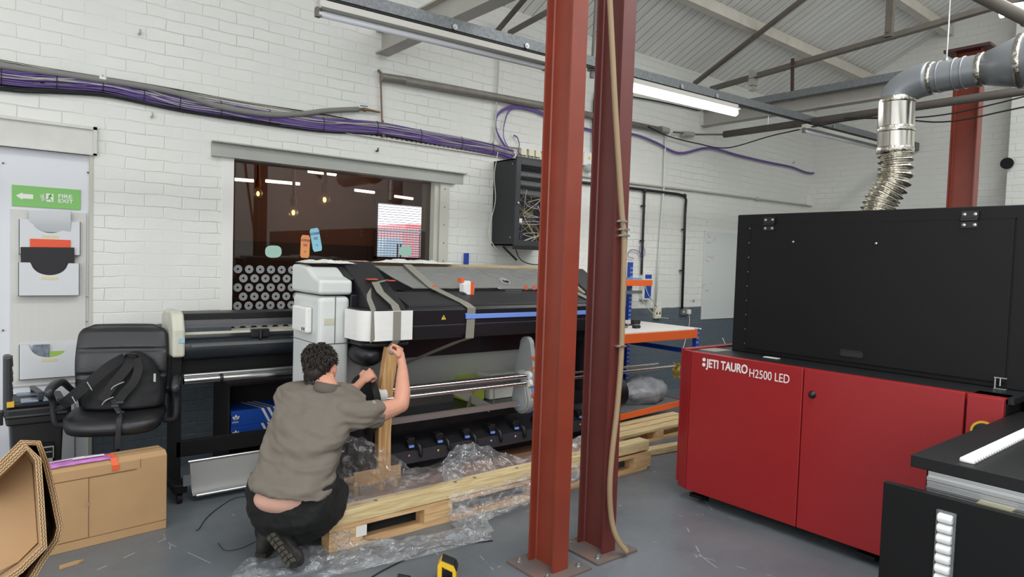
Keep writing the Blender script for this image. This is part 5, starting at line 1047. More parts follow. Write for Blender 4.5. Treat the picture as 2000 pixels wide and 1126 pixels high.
m = MB(); m.box(xc3-.0,xc3+.08,HY-.018,HY-.014,zb3+.05,za3-.055); tag(m.build('green_card', mat('green card',(150,180,80),.6)), 'pale green card in the lowest leaflet holder', 'card')
# ================================================================== SERVICES ON THE BACK WALL
def W(px, py, off=0.): return on('Y', WY-off, px, py)
# perforated tray
r = thing('cable_tray', 'long perforated cable tray running along the brick wall above the door and window', 'cable tray', (2.4,WY,2.64))
tz0, tz1 = 2.645, 2.762; TXE = 4.85
m = MB(); m.box(-.6,TXE,WY-.012,WY-.008,tz0,tz1); m.box(-.6,TXE,WY-.03,WY-.008,tz0,tz0+.003); m.box(-.6,TXE,WY-.03,WY-.008,tz1-.003,tz1); m.mi = 1; x = -.5; k = 0
while x < TXE-.05:
    for dz in (.018,.052,.086):
        if (k % 3) != 1: m.box(x,x+.024,WY-.0135,WY-.0118,tz0+dz,tz0+dz+.007)
        else: m.box(x+.008,x+.015,WY-.0135,WY-.0118,tz0+dz-.006,tz0+dz+.012)
    x += .05; k += 1
m.build('tray_strip', [mat('tray zinc',(206,205,190),.4,.2), mat('slot dark',(40,40,38),.8)], r)
m = MB(); P = [(-.6+.2*k, WY-.022, tz1+.004+.004*math.sin(k)) for k in range(28)]; m.tube(spline(P,3), .006, 6); m.tube(spline([(4.7,WY-.02,2.765),(4.9,WY-.03,2.73),(5.1,WY-.02,2.76),(5.4,WY-.02,2.74)],5), .006, 6); tag(m.build('black_cable', BLACKC, smooth=True), 'thin black cable clipped along the top edge of the cable tray', 'cable')
# bundle of purple cables
random.seed(5)
def bundle(P0, n, sr, cr_, mt, name, label, cat='cables', extra=None, squeeze=None):
    m = MB(); m.mi = 0
    P0 = [Vector(p) for p in P0]; mats = mt if isinstance(mt, list) else [mt]
    for k in range(n):
        a0 = rnd(0, 2*PI); rr = sr*math.sqrt(rnd(.02,1)); P = []
        for i, p in enumerate(P0):
            a = a0+.5*math.sin(i*.5+k)+rnd(-.25,.25); s = squeeze[i] if squeeze else 1
            P.append(p+Vector((0, -abs(rr*math.sin(a))*.6*s, rr*math.cos(a)*s)))
        m.mi = 0 if len(mats) == 1 or random.random() < .78 else 1
        m.tube(spline(P,4), cr_*rnd(.85,1.15), 5)
    o = m.build(name, mats, smooth=True); tag(o, label, cat, None, 'stuff'); return o
bp_ = [(-.6,147),(0,148),(110,156),(200,164),(280,181),(350,197),(430,212),(525,228),(630,243),(735,250),(820,265),(900,279),(960,291),(1000,302)]
C = [W(x if x>0 else 2, y, .03) for x,y in bp_[1:]]; C.insert(0, Vector((-.6,WY-.03,C[0].z)))
bundle(C, 46, .055, .0036, [PURPLE, mat('grey cable',(180,178,170),.5)], 'purple_cable_bundle', 'thick loose bundle of purple and grey network cables hanging along the tray')
bundle([c+Vector((0,.008,-.072+.004*i)) for i, c in enumerate(C)], 16, .022, .005, BLACKC, 'black_cable_bundle', 'black cables lying under the purple bundle on the tray')
m = MB()
for k in range(14):
    p = C[1].lerp(C[-2], k/13); i = min(int(k/13*(len(C)-2))+1, len(C)-2); p = C[i]; 
tieb = []
for i in range(1, len(C)-1):
    p = C[i]; m = MB(); m.tube([p+Vector((0,-.036*math.sin(t)-.002,.058*math.cos(t))) for t in [PI*j/8 for j in range(9)]], .0028, 5)
    tag(m.build('cable_tie', BLACKC), 'black cable tie round the purple cable bundle on the wall tray', 'cable tie', 'cable ties on the purple bundle')
# grey hose with valve
P = [W(-40,120,.05),W(0,128,.05),(W(160,150,.06)),W(330,178,.065),W(430,208,.07),W(520,223,.07),W(580,223,.06),W(640,216,.05),W(700,213,.04)]
r = thing('grey_pipe', 'thick grey lagged pipe sagging along the cable tray to a blue handled valve', 'pipe', tuple(P[4]))
m = MB(); m.tube(spline(P,8), .021, 12); m.build('pipe_lagging', mat('grey foam lagging',(128,127,122),.7), r, True)
m = MB(); m.tube([W(700,213,.04),W(712,213,.04),W(742,219,.03)], [.010,.013,.008], 10); m.lathe([(.016,-.012),(.018,0),(.016,.012)], W(712,214,.04), (1,0,-.1), 10); m.build('brass_valve', mat('dull brass',(130,112,80),.4,.8), r)
m = MB(); m.bar(W(718,208,.045), W(704,206,.05), .010, .006); m.build('valve_handle', BLUE, r)
m = MB(); m.tube([W(200,155,.06)+Vector((-.02,0,0)), W(200,155,.06)+Vector((.02,0,-.003))], .0225, 12); m.build('white_tape', WHITE, r)
m = MB(); m.cyl(W(743,146,.03), W(747,262,.03), .008, 8); m.cyl(W(747,235,.03),W(748,262,.03),.011,8); m.cyl(W(749,258,.03),W(749,268,.03),.014,8); tag(m.build('thin_pipe', mat('tarnished pipe',(120,98,80),.5,.5)), 'thin vertical pipe joining the valve to the large grey channel', 'pipe')
r = thing('steel_channel', 'long grey painted channel pipe fixed high on the brick wall behind the columns', 'pipe', tuple(W(1000,200)))
m = MB(); m.tube([W(745,150,.05),W(800,158,.05)], .036, 14); m.build('end_sleeve', mat('rusty grey pipe',(132,128,120),.5,.3,var=.12,vscale=10), r)
m = MB(); m.tube([W(790,157,.05),W(1070,208,.05),W(1302,256,.05)], [.038,.038,.034], 14); m.build('grey_pipe_length', MATS['rusty grey pipe'], r, True)
m = MB(); m.bar(W(738,136,.03), W(756,158,.05), .05, .008); m.build('end_bracket', DSTEEL, r)
m = MB(); m.cyl(W(1290,252,.05),W(1304,256,.05),.042,14); m.build('end_collar', STEEL, r)
# cabinet
r = thing('network_cabinet', 'black wall mounted network cabinet with glass door above the printer', 'cabinet', (4.4,WY,1.75))
nx0, nx1, ny0, nz0, nz1 = 4.07, 4.64, 4.985, 1.76, 2.60
m = MB(); m.box(nx0,nx1,ny0+.02,ny0+.04,nz0,nz1); m.box(nx0,nx0+.015,ny0+.02,WY-.001,nz0,nz1); m.box(nx1-.015,nx1,ny0+.02,WY-.001,nz0,nz1); m.box(nx0,nx1,ny0+.02,WY-.001,nz1-.015,nz1); m.box(nx0,nx1,ny0+.02,WY-.001,nz0,nz0+.015); 
m2 = MB(); 
for a in ((nx0,nx0+.015,ny0+.02,WY-.001,nz0,nz1),(nx1-.015,nx1,ny0+.02,WY-.001,nz0,nz1),(nx0,nx1,ny0+.02,WY-.001,nz1-.015,nz1),(nx0,nx1,ny0+.02,WY-.001,nz0,nz0+.015),(nx0+.015,nx1-.015,WY-.02,WY-.001,nz0+.015,nz1-.015)): m2.box(*a)
m2.build('cabinet_shell', mat('cabinet black',(28,30,34),.45), r, bevel=.002)
m = MB(); fr_ = .055
for a in ((nx0,nx0+fr_,nz0,nz1),(nx1-fr_,nx1,nz0,nz1),(nx0+fr_,nx1-fr_,nz0,nz0+fr_),(nx0+fr_,nx1-fr_,nz1-fr_,nz1)): m.box(a[0],a[1],ny0,ny0+.02,a[2],a[3])
dd_ = m.build('door_frame', mat('cabinet frame',(46,48,51),.45), r, bevel=.002)
m = MB(); m.box(nx0+fr_,nx1-fr_,ny0+.008,ny0+.011,nz0+fr_,nz1-fr_); m.build('door_glass', film_mat('cabinet glass', .0, .0, (255,255,255), 0), dd_)
m = MB(); m.lathe([(.013,0),(.013,.012),(.006,.016)], (nx0+.03,ny0,2.17), (0,-1,0), 14); m.build('lock', ALU, dd_)
for y,z in ((5.05,2.55),(5.05,1.84)): m = MB(); m.lathe([(.007,0),(.007,.003)], (nx0,y,z), (-1,0,0), 10); m.build('side_screw', ALU, r)
m = MB(); m.box(nx0-.004,nx1,ny0-.004,ny0+.022,nz0-.035,nz0); m.build('bottom_rail', BLACK, r); m = MB(); m.box(nx0,nx1,ny0,ny0+.022,nz1,nz1+.02); m.build('top_rail', BLACK, r)
for z in (2.45,2.36,2.27): 
    m = MB(); m.box(nx0+.04,nx1-.04,ny0+.09,ny0+.26,z,z+.045); sw = m.build('switch_unit', mat('switch grey',(70,74,80),.5), r)
    m = MB()
    for k in range(16): m.box(nx0+.06+k*.027,nx0+.075+k*.027,ny0+.088,ny0+.09,z+.012,z+.026)
    m.build('ports', mat('port pale',(110,112,116),.5), sw)
random.seed(11)
for k, (mt, c0) in enumerate(((mat('yellow patch',(150,134,70),.5),(.12,.0)),(mat('yellow patch',(150,134,70),.5),(.2,.05)),(WHITEC,(.1,.1)),(PURPLE,(.25,.05)),(BLACKC,(.3,.0)),(WHITEC,(.3,.1)),(mat('yellow patch',(150,134,70),.5),(.3,.12)))):
    P = [Vector((nx0+.10+rnd(0,.3), ny0+.07, 2.28-.1*(i*.5)+ .06*math.sin(i*2+k)-rnd(0,.06))) for i in range(10)]
    m = MB(); m.tube(spline(P,6), .0022, 5); m.build('patch_cable', mt, r, True)
m = MB(); m.box(nx0+.06,nx0+.14,ny0+.06,ny0+.1,1.99,2.03); m.build('small_unit', WHITE, r)
m = MB(); m.bar((4.12,5.22,1.75),(4.22,5.12,1.62),.05,.018); m.build('mounting_strap', BLACKM, r)
m = MB(); m.tube(spline([(4.3,5.25,1.74),(4.38,5.24,1.62),(4.6,5.24,1.58),(4.8,5.25,1.66),(4.9,5.27,1.8)],6), .005, 6); tag(m.build('black_cable', BLACKC, smooth=True), 'black cable looping out from under the network cabinet', 'cable')
m = MB(); m.tube(spline([(4.04,5.25,2.68),(4.02,5.27,2.45),(4.05,5.28,2.2),(4.0,5.3,1.9),(4.06,5.27,1.74),(4.2,5.27,1.70)],8), .004, 6); tag(m.build('white_cable', WHITEC, smooth=True), 'thin pale cable hanging down the left side of the network cabinet', 'cable')
# power strip behind cabinet top, and plugs
for k, px in enumerate((1022,1037,1050)):
    p = W(px, 296+k*2, .03); m = MB(); m.box(p.x-.035,p.x+.035,WY-.045,WY-.012,p.z-.035,p.z+.03); m.box(p.x-.008,p.x+.008,WY-.047,WY-.045,p.z-.01,p.z+.015); tag(m.build('socket', mat('ivory socket',(226,222,196),.5), bevel=.004), 'ivory socket in the row above the network cabinet, ' + ['nearest the purple cable loop','middle of the three','nearest the orange red column'][k], 'socket', 'sockets above the cabinet')
def loop(P, n, sr, name, label, mt=PURPLE, cr_=.0035):
    return bundle([W(x,y,.03) for x,y in P], n, sr, cr_, mt, name, label)
loop([(1005,303),(990,290),(972,262),(968,236),(978,218),(1002,208),(1030,210),(1070,226),(1115,244),(1160,256),(1200,262)], 12, .016, 'purple_cable_loop', 'arching loop of purple cables rising from the network cabinet to behind the columns')
loop([(1000,300),(984,272),(985,240),(1000,212),(1040,216),(1072,230)], 4, .012, 'purple_cable_loop', 'thin inner strands of purple cable inside the arching loop')
loop([(1003,264),(1010,268),(1014,282),(1012,296),(1018,303)], 7, .008, 'purple_cable_drop', 'short bunch of purple cables dropping into the top of the network cabinet')
loop([(1200,258),(1240,263),(1280,278),(1310,294),(1335,299),(1385,289),(1440,303),(1500,317),(1545,326),(1575,337),(1596,338)], 14, .016, 'purple_cable_run', 'purple cables sagging along the wall right of the columns to the far corner')
m = MB(); p = W(1598,337,.02); m.cyl(p, p+Vector((.0,.02,0)), .02, 10)
# conduits
def pipe(P, rad, mt, name, label, cat='conduit', off=.03):
    m = MB(); m.tube([W(x,y,off) for x,y in P], rad, 10); return tag(m.build(name, mt, smooth=True), label, cat)
r = thing('black_conduit', 'black conduit along the wall turning down to the metal socket', 'conduit', tuple(W(1333,600)))
m = MB(); m.tube([W(1120,354,.035),W(1240,368,.035),W(1325,379,.035),W(1337,382,.035),W(1340,390,.035),W(1338,420,.035),W(1332,603,.035)], .017, 10); m.build('main_run', BLACKC, r, True)
m = MB(); m.tube([W(1259,371,.03),W(1253,536,.03)], .015, 10); m.build('branch_run', BLACKC, r)
for x,y in ((1259,372),(1337,382)): m = MB(); p = W(x,y,.035); m.ell(p,.028); m.build('elbow_fitting', BLACKC, r, True)
for x,y in ((1238,369),(1318,378),(1335,448),(1331,528),(1256,402),(1254,470),(1290,374)): m = MB(); p = W(x,y,.03); m.obox(p, (.055,.03,.018)); m.build('conduit_clip', BLACKC, r)
pipe([(1130,342),(1240,358),(1365,373),(1480,388),(1582,402)], .013, mat('grey white conduit',(184,184,176),.5), 'thin_conduit', 'thin painted conduit running along the wall above the black one to the far corner')
p = W(1480,388,.03); m = MB(); m.ell(p, (.05,.03,.03)); tag(m.build('junction_box', mat('grey white conduit',(184,184,176),.5), smooth=True), 'small round junction on the thin painted conduit', 'junction')
pipe([(1300,262),(1296,372),(1288,480),(1280,600)], .012, mat('white conduit',(208,210,204),.5), 'white_conduit', 'white painted vertical conduit on the wall between the black conduits')
pipe([(975,70),(973,140),(968,230),(962,300)], .008, mat('grey white conduit',(184,184,176),.5), 'thin_conduit', 'thin pale vertical conduit on the wall left of the orange red column')
pipe([(1163,330),(1158,290),(1158,260),(1160,200),(1163,182),(1172,174),(1182,172)], .012, BLACKC, 'black_cable', 'black vertical conduit hooking over at the top, seen between the two columns')
pipe([(1235,189),(1270,195),(1310,203),(1345,211),(1368,216)], .009, BLACKC, 'black_cable', 'black clipped cable on the wall under the lit strip light')
m = MB(); p = W(1257,190,.02)
r = thing('emergency_light', 'small white emergency light unit with clear dome on the wall between the columns', 'light', tuple(W(1150,318)))
p = W(1150,312,.05); m = MB(); m.box(p.x-.09,p.x+.09,WY-.07,WY-.001,p.z-.07,p.z+.08); m.build('unit_box', WHITE, r, bevel=.01); m = MB(); m.ell(p+Vector((0,0,-.09)), (.07,.05,.05)); m.build('dome', mat('clear dome',(190,190,186),.2,alpha=.6), r, True); m = MB(); m.box(p.x-.03,p.x+.0,WY-.072,WY-.07,p.z,p.z+.03); m.build('yellow_label', mat('label yellow',(220,190,80),.5), r)
m = MB(); p = on('Y',3.9,1157,128); m.box(p.x-.03,p.x+.03,3.87,3.93,p.z-.045,p.z+.045); m.cyl(p+Vector((0,0,.04)), p+Vector((.02,0,.8)), .012, 8); m.cyl(p-Vector((0,0,.045)), p-Vector((0,0,.10)), .02, 10); tag(m.build('junction_box', DSTEEL), 'grey junction box hanging on a rod under the rail, seen between the columns', 'junction')
# sockets
def socket(px, py, w, h, mt, label, plug=False):
    p = W(px,py); r = thing('wall_socket', label, 'socket', (p.x,WY,p.z)); m = MB(); m.box(p.x-w/2,p.x+w/2,WY-.04,WY-.001,p.z-h/2,p.z+h/2); m.build('back_box', mt, r, bevel=.004)
    for s in (-.25,.25):
        m = MB(); m.box(p.x+w*s-.012,p.x+w*s+.012,WY-.0415,WY-.0402,p.z-.012,p.z+.012); m.box(p.x+w*s-.003,p.x+w*s+.003,WY-.043,WY-.0415,p.z+.018,p.z+.028); m.build('socket_outlet', BLACK if not plug else WHITE, r)
    if plug: m = MB(); m.box(p.x+w*.12,p.x+w*.48,WY-.075,WY-.04,p.z-.03,p.z+.03); m.build('plug', WHITE, r, bevel=.006)
    return p
socket(1281,611,.12,.13,mat('ivory socket',(226,222,196),.5),'ivory wall socket on the grey paint above the bench, left of the metal one')
p = socket(1334,608,.16,.09,mat('metal socket',(150,152,152),.35,.8),'metal clad wall socket at the foot of the black conduit with a white plug', True)
m = MB(); m.tube(spline([(p.x+.05,WY-.06,p.z-.03),(p.x+.05,WY-.07,.85),(p.x-.05,WY-.08,.6),(p.x-.3,5.1,.5),(p.x-.55,4.6,.5),(p.x-.8,4.14,.62),(p.x-.95,4.12,.85)],8), .005, 6); tag(m.build('white_cable', WHITEC, smooth=True), 'white cable drooping from the metal socket under the bench', 'cable')
m = MB(); q1 = W(1278,600,.05); m.tube(spline([(6.2,5.2,1.42),(6.35,5.25,1.38),(6.45,5.27,1.25),(q1.x+.03,5.28,1.1),q1],6), .006, 6); m.tube(spline([(6.22,5.2,1.40),(6.3,5.24,1.2),(q1.x-.1,5.2,1.0),(q1.x-.1,5.0,.98)],6), .005, 6); tag(m.build('white_cable', WHITEC, smooth=True), 'pair of white cables hanging from the router down to the ivory socket', 'cable')
r = thing('router_box', 'blue and white router box fixed to the wall beside the blue upright', 'box', tuple(W(1257,560)))
p = W(1257,556); m = MB(); m.box(p.x-.08,p.x+.08,WY-.07,WY-.001,p.z-.18,p.z+.17); m.build('router_case', WHITE, r, bevel=.006); m = MB(); m.box(p.x-.06,p.x+.06,WY-.073,WY-.0705,p.z-.16,p.z+.0); m.box(p.x-.06,p.x+.06,WY-.073,WY-.0705,p.z+.08,p.z+.13); m.build('blue_face', BLUE, r)
loop([(1238,505),(1226,500),(1232,488),(1245,490),(1252,497),(1258,500),(1259,488),(1252,478),(1249,490),(1255,520),(1254,545)], 2, .004, 'purple_cable_coil', 'small loose coil of purple cable on the wall above the blue upright')
p = W(912,510,.03); m = MB(); m.box(p.x-.02,p.x+.015,WY-.04,WY-.001,1.2,W(912,494).z); tag(m.build('blue_strut', BLUE), 'short blue slotted strut on the wall behind the printer, below the network cabinet', 'strut')
# whiteboard
r = thing('whiteboard', 'frameless whiteboard with faint red scribbles on the wall left of the big black hood', 'whiteboard', (8.3,WY,.9))
m = MB(); m.box(7.66,8.95,WY-.014,WY-.002,.90,2.10); m.build('board', mat('whiteboard', (206,211,208), .18), r, bevel=.002)
RI = mat('red marker', (196,120,128), .6); random.seed(3)
for (px,py,w,h) in ((1387,465,.17,.13),(1384,505,.15,.12),(1380,562,.16,.13)):
    p = on('Y', WY-.0145, px, py); m = MB()
    for k in range(7): 
        a = Vector((p.x+rnd(-w,w)/2,WY-.0148,p.z+rnd(-h,h)/2)); m.bar(a, a+Vector((rnd(.03,.09)*random.choice((-1,1)),0,rnd(-.03,.03))), .001, .004)
    m.build('scribble', RI, r)
text('G1', 'wall_mark', mat('ink', (60,60,70),.6), None, frame(W(1352,590,.002),(1,0,0),(0,0,1)), .05, .0005, .001); o = bpy.data.objects.get('wall_mark'); tag(o, 'small black handwritten mark on the wall left of the whiteboard', 'mark')
p = on('X', RX, 1590, 395); m = MB(); m.box(RX-.16,RX-.002,WY-.05,WY-.002,W(1585,393).z-.08,W(1585,393).z+.08); tag(m.build('sensor_box', WHITE, bevel=.005), 'small white box fixed in the far corner of the room', 'box')
# thin green wire and dark threads on the floor
m = MB(); m.tube(spline([on('Z',.004,x,y) for x,y in ((383,1036),(390,1030),(402,1012),(425,992),(455,973),(480,968),(520,960))],6), .003, 6); tag(m.build('green_wire', mat('green wire',(40,70,64),.5), smooth=True), 'thin dark green wire curling on the floor left of the crouching person', 'wire')
m = MB(); m.tube(spline([on('Z',.004,x,y) for x,y in ((426,1060),(440,1074),(470,1070),(500,1056))],6), .0018, 6); tag(m.build('dark_thread', BLACKC, smooth=True), 'thin dark thread on the floor by the boots', 'wire')
m = MB(); m.tube(spline([on('Z',.004,x,y) for x,y in ((720,1130),(750,1112),(800,1088),(850,1068),(900,1062),(962,1055))],6), .004, 6); tag(m.build('black_cable', BLACKC, smooth=True), 'black cable lying on the floor along the edge of the clear film', 'cable')
# drill
c = Vector((1.83,2.69,0)); r = thing('cordless_drill', 'yellow and black cordless drill lying on the floor at the bottom edge', 'drill', tuple(c))
U = CR.copy(); U.z = 0; U.normalize(); V = CF.copy(); V.z = 0; V.normalize(); UP = Vector((0,0,1)); YEL = mat('tool yellow',(236,190,40),.45)
def dp(u, v, w): return c+U*u+V*v+UP*w
m = MB(); poly = [(-.045,.0),(-.045,.09),(-.028,.12),(.035,.095),(.048,.07),(.048,.0),(.03,.0),(.03,.06),(-.022,.085),(-.022,.0)]
vs = [dp(u,.0,w) for u,w in poly]+[dp(u,.07,w) for u,w in poly]; n = len(poly); m.add(vs, [tuple(range(n)), tuple(range(2*n-1,n-1,-1))]+[(i,(i+1)%n,n+(i+1)%n,n+i) for i in range(n)]); m.build('housing', YEL, r, bevel=.004)
m = MB(); m.obox(dp(.004,.035,.040), (.05,.065,.08), (U,V,UP)); m.build('battery_pack', BLACK, r, bevel=.006)
m = MB(); m.bar(dp(-.026,.035,.1215), dp(.038,.035,.098), .075, .006); m.bar(dp(.040,.035,.097),dp(.052,.035,.068),.075,.006); m.build('rubber_bumper', BLACK, r, bevel=.002)
m = MB(); m.tube([dp(.0,-.05,.03),dp(.0,-.16,.03)], [.03,.022], 16); m.build('drill_body', BLACK, r, 'auto')
p = on('Z',.02,778,1124); m = MB(); m.cyl(p, p+U*.06-V*.02, .012, 12); tag(m.build('black_bit', BLACKC), 'small black tool bit lying on the floor left of the drill', 'tool')
# ivory ceiling marks: nails and hooks in the brickwork
for k,(px,py) in enumerate(((272,66),(296,228),(735,295),(1548,318))):
    p = W(px,py,.0); m = MB(); m.cyl(p, p-Vector((0,.03,0)), .008, 8); m.cyl(p-Vector((0,.03,0)), p-Vector((0,.03,-.025)), .006, 8); tag(m.build('wall_hook', STEEL if k!=2 else BLACKC), ['small hook high on the bare brick wall above the door','small broken hook in the wall above the window left end','small dark plug hole fitting just above the window lintel','short bracket above the purple cables near the far corner'][k], 'hook')
# ================================================================== THE CROUCHING PERSON
SKIN = mat('skin', (206,150,126), .5, var=.05, vscale=14, spec=.3); SKIN2 = SKIN
SHIRT = mat('taupe shirt', (112,104,94), .85, var=.03, vscale=40); TROU = mat('black trousers', (17,17,18), .85, bump=.25, bscale=20); BOOT = mat('dark boots', (40,38,36), .7, bump=.2, bscale=60); SOLE = mat('boot sole', (84,79,68), .8)
HAIR = mat('dark brown hair', (38,29,24), .55, var=.25, vscale=60)
PER = thing('person', 'person crouching with back turned in taupe polo shirt and black trousers, gripping the upright plank', 'person', (1.25,3.4,0))
Ff = Vector((.80,.60,0)); Rr = Vector((.60,-.80,0)); Zz = Vector((0,0,1))
def ball_tube(m, pts, rs, n=14, k=5):
    P = spline(pts, k); R = []
    for i in range(len(rs)-1):
        for j in range(k): R.append(rs[i]+(rs[i+1]-rs[i])*j/k)
    R.append(rs[-1]); m.tube(P, R, n); m.ell(P[0], R[0]*.99, n=n); m.ell(P[-1], R[-1]*.99, n=n)
def remesh(o, vs, smooth_it=6, fac=.6):
    md = o.modifiers.new('r', 'REMESH'); md.mode = 'VOXEL'; md.voxel_size = vs; md.use_smooth_shade = True
    sm = o.modifiers.new('s', 'SMOOTH'); sm.iterations = smooth_it; sm.factor = fac
    return o
hip = far(3.50,575,985); chest = far(3.66,600,860); neck = far(3.74,640,762); headc = far(3.80,628,712)
Rs = far(3.62,694,812); Ls = far(3.80,566,800); Re = far(3.80,783,790); Rw = far(3.96,786,716); Rh = far(3.99,782,690)
Lw = far(3.98,694,758); Le = far(3.93,610,768); Lh = far(4.0,716,735)
# ---- body (head, neck, torso core, arms, hands) one surface
m = MB()
fz = (CF*.90+CR*.40); fz.z = -.05; fz.normalize()      # where the head looks: right and ahead
hs = Zz.cross(fz).normalized()          # head left
up = Zz
m.ell(headc+up*.012, (.078,.098,.108), (hs, fz, up), 22, 16)
m.ell(headc+fz*.035-up*.05, (.056,.062,.065), (hs, fz, up), 18, 12)   # jaw
m.ell(headc+fz*.085-up*.09, (.022,.018,.018), (hs, fz, up))           # chin
m.ell(headc+fz*.107-up*.022, (.013,.018,.024), (hs, fz, up)); m.ell(headc+fz*.088+up*.012, (.035,.02,.016), (hs,fz,up))   # nose, brow
m.ell(headc+fz*.096-up*.062, (.024,.012,.010), (hs, fz, up))          # mouth
for s in (-1,1):
    m.ell(headc+hs*s*.090-fz*.004-up*.020, (.014,.022,.036), (hs, (fz-up*.2).normalized(), (up+fz*.2).normalized()))
ball_tube(m, [headc-up*.06-fz*.02, neck+Vector((0,0,.02)), neck-Vector((0,0,.05))-Ff*.02], [.056,.058,.07])
ball_tube(m, [neck-Vector((0,0,.06)), chest, far(3.56,585,930), hip], [.085,.125,.125,.15], 20)
m.ell(hip+Vector((0,0,.02))-Ff*.02, (.175,.13,.13), (Rr, Ff, Zz), 24, 14)
ball_tube(m, [Ls, Rs], [.06,.06])
ball_tube(m, [Rs, Rs.lerp(Re,.5)-Zz*.012, Re], [.062,.058,.044]); ball_tube(m, [Re, Re.lerp(Rw,.35)+CR*.006, Rw], [.046,.047,.028])
ball_tube(m, [Ls, Ls.lerp(Le,.5), Le], [.062,.054,.044]); ball_tube(m, [Le, Le.lerp(Lw,.4), Lw], [.045,.044,.028])
def hand(m, wrist, palm, u_f, u_n, thumb_dir, curl, k=1.):
    # u_f: from wrist to knuckles, u_n: back of the hand normal, side = across the knuckles
    s = u_f.cross(u_n).normalized(); kn = palm+u_f*.035*k
    m.ell(palm, (.040*k,.020*k,.046*k), (s, u_n, u_f), 16, 12); m.tube([wrist, palm], [.027,.024*k], 12)
    for i, (o, L) in enumerate(((-.030,.9),(-.010,1.),(.011,.96),(.030,.8))):
        b = kn+s*o*k+u_n*.003; P = [b]; a = .15; d = u_f
        for j, l in enumerate((.036,.026,.020)):
            a += curl[min(j, len(curl)-1)]; P.append(P[-1]+(u_f*math.cos(a)-u_n*math.sin(a))*l*L*k)
        m.tube(P, [.0095*k,.009*k,.0085*k,.0072*k], 10); 
        for q, rd in zip(P, (.0105,.0095,.0088,.0072)): m.ell(q, rd*k, n=10, m=8)
    tb = palm-u_f*.02*k+s*(.034*thumb_dir)*k; T = [tb, tb+(u_f*.6+s*thumb_dir*.6-u_n*.5).normalized()*.032*k, tb+(u_f*.8+s*thumb_dir*.15-u_n*.95).normalized()*.058*k, tb+(u_f*.9-s*thumb_dir*.25-u_n*1.1).normalized()*.075*k]
    m.tube(T, [.014*k,.012*k,.0105*k,.008*k], 10)
    for q, rd in zip(T, (.014,.0122,.0105,.008)): m.ell(q, rd*k, n=10, m=8)
# right hand grips the plank from its right side, fingers wrap to the far face
hand(m, Rw, Rh, (Rh-Rw).normalized(), (CR*.95-CF*.25).normalized(), -1, (1.0,1.15,.9))
# left fist raised, resting on the dark disc
hand(m, Lw, Lh, (CR*.80+CU*.5+CF*.2).normalized(), (-CF*.75+CU*.6).normalized(), -1, (1.05,1.25,1.0))
remesh(m.build('body', SKIN, PER, True), .0048, 4, .5)
# ears detail and hair
m = MB()
for s in (-1,1):
    c = headc+hs*s*.098-fz*.006-up*.020; m.tube([c+(fz*math.cos(t)*.014+up*math.sin(t)*.026) for t in [PI*(-.3+k/9*1.5) for k in range(10)]], .0045, 8)
m.build('ear_rim', mat('ear', (204,130,112), .5), PER, True)
random.seed(21); m = MB()
hc = headc+up*.022-fz*.014
m.ell(hc, (.087,.094,.100), (hs, fz, up), 26, 18); m.ell(hc-fz*.045-up*.055, (.066,.050,.062), (hs,fz,up), 20, 12)
for k in range(1100):
    # tufts over the crown, back and sides, falling down
    th = math.acos(1-rnd(0,1.62)); ph = rnd(0,2*PI)
    d = hs*math.sin(th)*math.cos(ph)+fz*math.sin(th)*math.sin(ph)+up*math.cos(th)
    ff = d.dot(fz)
    if ff > .42 and d.z < .55: continue
    if ff > .12 and d.z < -.05: continue
    if abs(d.dot(hs)) > .7 and d.z < .02 and ff > -.45: continue
    p = hc+hs*(d.dot(hs)*.089)+fz*(ff*.094)+up*(d.z*.100)
    if d.z < -.25: p = p-fz*.006
    t = (Vector((0,0,-1))+d*(d.z)).normalized() if abs(d.z) < .98 else fz; sw = up.cross(d); sw = sw.normalized() if sw.length > .01 else hs
    t = (t+sw*rnd(-.7,.7)+fz*rnd(-.2,.35)).normalized(); L = rnd(.02,.042); out = rnd(.001,.008)
    P = [p-d*.006, p+t*L*.4+d*out*.7, p+t*L*.8+d*out*.8, p+t*L*1.15+d*rnd(.0,.012)]
    m.tube(P, [.0042,.0046,.0032,.0008], 4)
for k in range(40):   # curls at the nape
    a = rnd(-1.2,1.2); d = (-fz*math.cos(a)+hs*math.sin(a)); p = hc+d*.074-up*rnd(.055,.10)
    P = [p, p-up*.018+d*.006, p-up*.030+d*.014+up.cross(d)*rnd(-.012,.012)]; m.tube(P, [.007,.006,.0012], 5)
m.build('hair', HAIR, PER, True)
# face details: eyes
m = MB()
for s in (-1,1): m.ell(headc+fz*.088+hs*s*.030-up*.003, (.013,.006,.006), (hs,fz,up))
m.build('eyes', mat('eye', (60,50,44), .3), PER, True)
